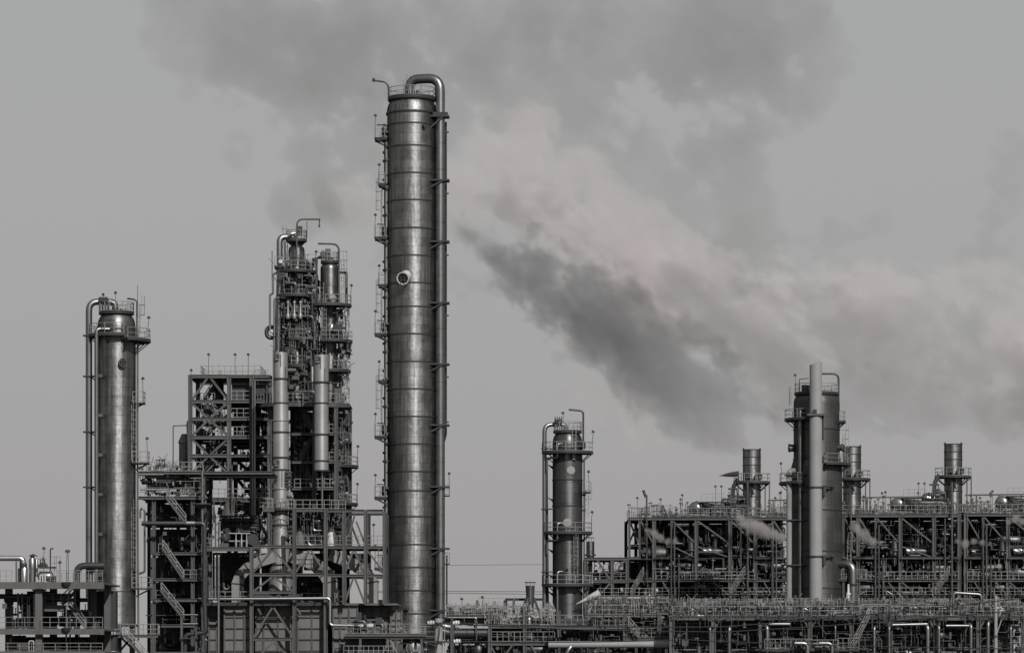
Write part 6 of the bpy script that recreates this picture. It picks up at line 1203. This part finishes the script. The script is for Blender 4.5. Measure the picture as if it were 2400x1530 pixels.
    ob['kind'] = 'stuff'; ob['label'] = label; ob['category'] = 'steam' if 'steam' in name else 'smoke'
    if group: ob['group'] = group
    return ob
def line(x0, y0, r0, x1, y1, r1, n, wt=1.0, jit=0.0, y=0.0, y1_=None):
    out = []
    for i in range(n):
        t = i/(n-1); j = lambda: random.uniform(-jit, jit)
        r = r0+(r1-r0)*t
        out.append((x0+(x1-x0)*t+j()*r, y0+(y1-y0)*t+j()*r, r, wt, y+((y1_ if y1_ is not None else y)-y)*t))
    return out
m_shaded = smoke_material('shaded_smoke', (.20, .195, .195), 0.235)  # dark albedo stands in for the shaded lower side of the smoke
m_sunlit = smoke_material('sunlit_smoke', (.79, .738, .73), 0.16)  # pale pink albedo stands in for sunlight on the upper side of the smoke
m_mid = smoke_material('grey_smoke', (.36, .353, .352), 0.125)
m_old = smoke_material('thin_smoke', (.37, .366, .362), 0.076)
m_puff = smoke_material('steam_puff', (.56, .52, .515), 1.1)
DS = [(1740, 1045, 26, 1.4), (1712, 1025, 48, 1.6), (1660, 985, 72, 1.7), (1600, 940, 90, 1.6), (1530, 885, 104, 1.45), (1450, 820, 115, 1.2), (1370, 755, 120, .95),
       (1290, 700, 115, .7), (1210, 640, 108, .5), (1130, 590, 98, .36), (1070, 560, 80, .26), (1680, 880, 105, .75), (1550, 780, 120, .58), (1400, 680, 120, .4), (1330, 850, 42, .7), (1290, 862, 28, .6), (1770, 910, 85, .5), (1725, 950, 70, .9), (1280, 790, 55, .6), (1280, 600, 125, .3), (1850, 930, 90, .45), (1060, 480, 110, .26), (1150, 680, 50, .4), (1630, 800, 120, .5), (1440, 900, 46, .6), (1720, 800, 115, .4), (1380, 845, 50, .6), (1480, 700, 120, .4)]
GS = [(1985, 990, 40, .9), (1950, 950, 75, 1.1), (1830, 960, 80, .6), (2080, 960, 90, .7), (2330, 980, 90, .8), (2180, 1000, 60, .5), (1890, 890, 95, 1), (1810, 820, 115, .9), (1720, 750, 125, .8), (1620, 680, 125, .7), (1510, 610, 120, .6), (1390, 540, 110, .5), (2225, 985, 45, .9), (2180, 940, 80, 1), (2110, 880, 110, 1), (2030, 810, 120, .95), (1940, 750, 120, .8), (1840, 690, 110, .65), (2440, 960, 110, 1), (2380, 900, 120, 1), (2300, 830, 120, .9), (2210, 770, 110, .7), (2100, 710, 95, .55), (2000, 880, 90, .7), (2290, 930, 90, .8), (1270, 470, 110, .5), (900, 330, 130, .6), (800, 420, 110, .6), (1150, 520, 110, .5)]
plume('smoke_plume', 'thick smoke plume coloured dark for its shaded side, trailing from the windsock exhaust stack', m_shaded, 110, DS, 0.34, .08, .95, .42, 6, (R(-35), .7), None, 6, .35, .6)
plume('smoke_plume', 'softer grey smoke drifting from the other exhaust stacks behind the broad dark column', m_mid, 132, GS, 0.42, .07, .98, .34, 14, (R(-35), .7), None, 8, .35, .7)
plume('steam_plume', 'pale pinkish plume coloured as sunlit smoke above the shaded plume behind the towers', m_sunlit, 150,
      [(1240, 300, 130, .8), (1180, 400, 150, .9), (1330, 500, 150, .9), (1450, 570, 150, .9), (1600, 660, 160, 1), (1280, 600, 130, .7), (1480, 700, 130, .7), (1720, 690, 160, 1), (1860, 710, 160, 1),
       (1980, 680, 130, 1), (2080, 640, 110, 1), (2200, 680, 140, 1), (2300, 740, 150, 1), (2420, 820, 170, 1), (1650, 780, 120, .7), (1800, 810, 130, .8), (870, 400, 130, .8), (820, 490, 120, .7), (2050, 770, 140, .9), (2200, 830, 140, .9), (2360, 640, 100, .6), (960, 520, 130, .8), (1080, 480, 140, .9), (1380, 950, 110, .5), (1520, 1010, 100, .5), (1250, 850, 90, .4), (1880, 860, 110, .6), (2350, 930, 120, .7), (1420, 440, 110, .6), (1560, 540, 110, .7)],
      0.55, .062, 1.05, .36, 8, (R(-35), .75), None, 11, .35, .9)
plume('drifting_smoke', 'thin grey smoke spread across the sky behind the tall columns', m_old, 210,
      [(430, 30, 120, 1), (540, 70, 150, 1.1), (680, 140, 160, 1.2), (790, 250, 160, 1.2), (780, 370, 130, 1.2), (760, 460, 130, 1.1), (690, 500, 95, .9), (850, 450, 130, 1), (850, 100, 190, 1.2), (1020, 100, 200, 1.1), (1200, 120, 190, 1), (1350, 60, 170, 1), (920, 260, 160, 1.1), (440, 150, 80, .8), (550, 350, 50, .6), (565, 385, 36, .5), (1100, 280, 160, .8), (1260, 250, 150, .8),
       (1600, 60, 160, 1.2), (1740, 90, 190, 1.3), (1850, 110, 150, 1.2), (1905, 150, 100, 1.1), (1700, 230, 180, 1.2), (1830, 220, 110, 1.1), (1560, 190, 140, 1), (1450, 250, 150, 1), (1380, 330, 140, .95), (1680, 360, 125, 1.2), (1720, 450, 105, 1.1), (1700, 540, 130, 1), (1580, 420, 110, 1), (1370, 430, 110, 1), (1540, 490, 110, .8), (1760, 570, 95, .95), (1480, 380, 110, .8), (1500, 120, 130, .8),
       (2390, 360, 95, .8), (2400, 480, 130, 1), (2300, 570, 110, .9), (2055, 525, 60, .9), (1960, 580, 100, .8), (1950, 800, 140, 1.1), (2070, 850, 140, 1.1), (2200, 890, 130, 1.1), (1850, 900, 140, .9), (2330, 910, 120, 1), (2410, 970, 130, 1), (1700, 760, 140, .8), (1100, 600, 120, .6), (960, 580, 110, .6), (2150, 960, 110, .7)],
      0.55, .058, 1.05, .28, 21, (R(-30), .8), None, 11, .32, .8)
PF = (((0, 38, 12, 9), (1, 20, 9, 10), (2, 2, 3, 12), (3, -14, -6, 13), (4, -26, -14, 10)), ((0, 40, 16, 12), (1, 24, 12, 15), (2, 8, 4, 20), (3, -8, -4, 18), (4, -28, -6, 20), (5, -46, -18, 18), (6, -50, -30, 12)), ((0, 30, 14, 7), (1, 14, 10, 11), (2, -4, 0, 17), (3, -20, -14, 15), (4, -26, -26, 10)), ((0, 34, 2, 7), (1, 12, 3, 11), (2, -10, 0, 12), (3, -34, 4, 14), (4, -54, -2, 10)), ((0, 24, 16, 8), (1, 10, 2, 12), (2, -6, -8, 14), (3, -24, -2, 9)))
for i, (x, y, sc_, lb) in enumerate(((1545, 1258, 1.0, 'small pinkish steam puff leaking by the open end of the first process unit'), (1790, 1243, 1.1, 'largest pinkish steam puff, drifting towards the windsock stack from beside the broad dark column'),
        (2030, 1256, 1.1, 'small pinkish steam puff on the loop-pipe side of the broad dark column'), (2290, 1272, .9, 'faint low steam puff under the exhaust stack farthest from the windsock'), (2385, 1222, .9, 'small steam puff below the drum that has no stack beside it'))):
    plume('steam_puff', lb, m_puff, 66, [(x+a*sc_, y+b*sc_, r*sc_, 1.1-.1*n) for n, a, b, r in PF[i]],   .13, .5, .42, .6, 40+i, None, 'steam puffs', 1.3, 1.0, .4)
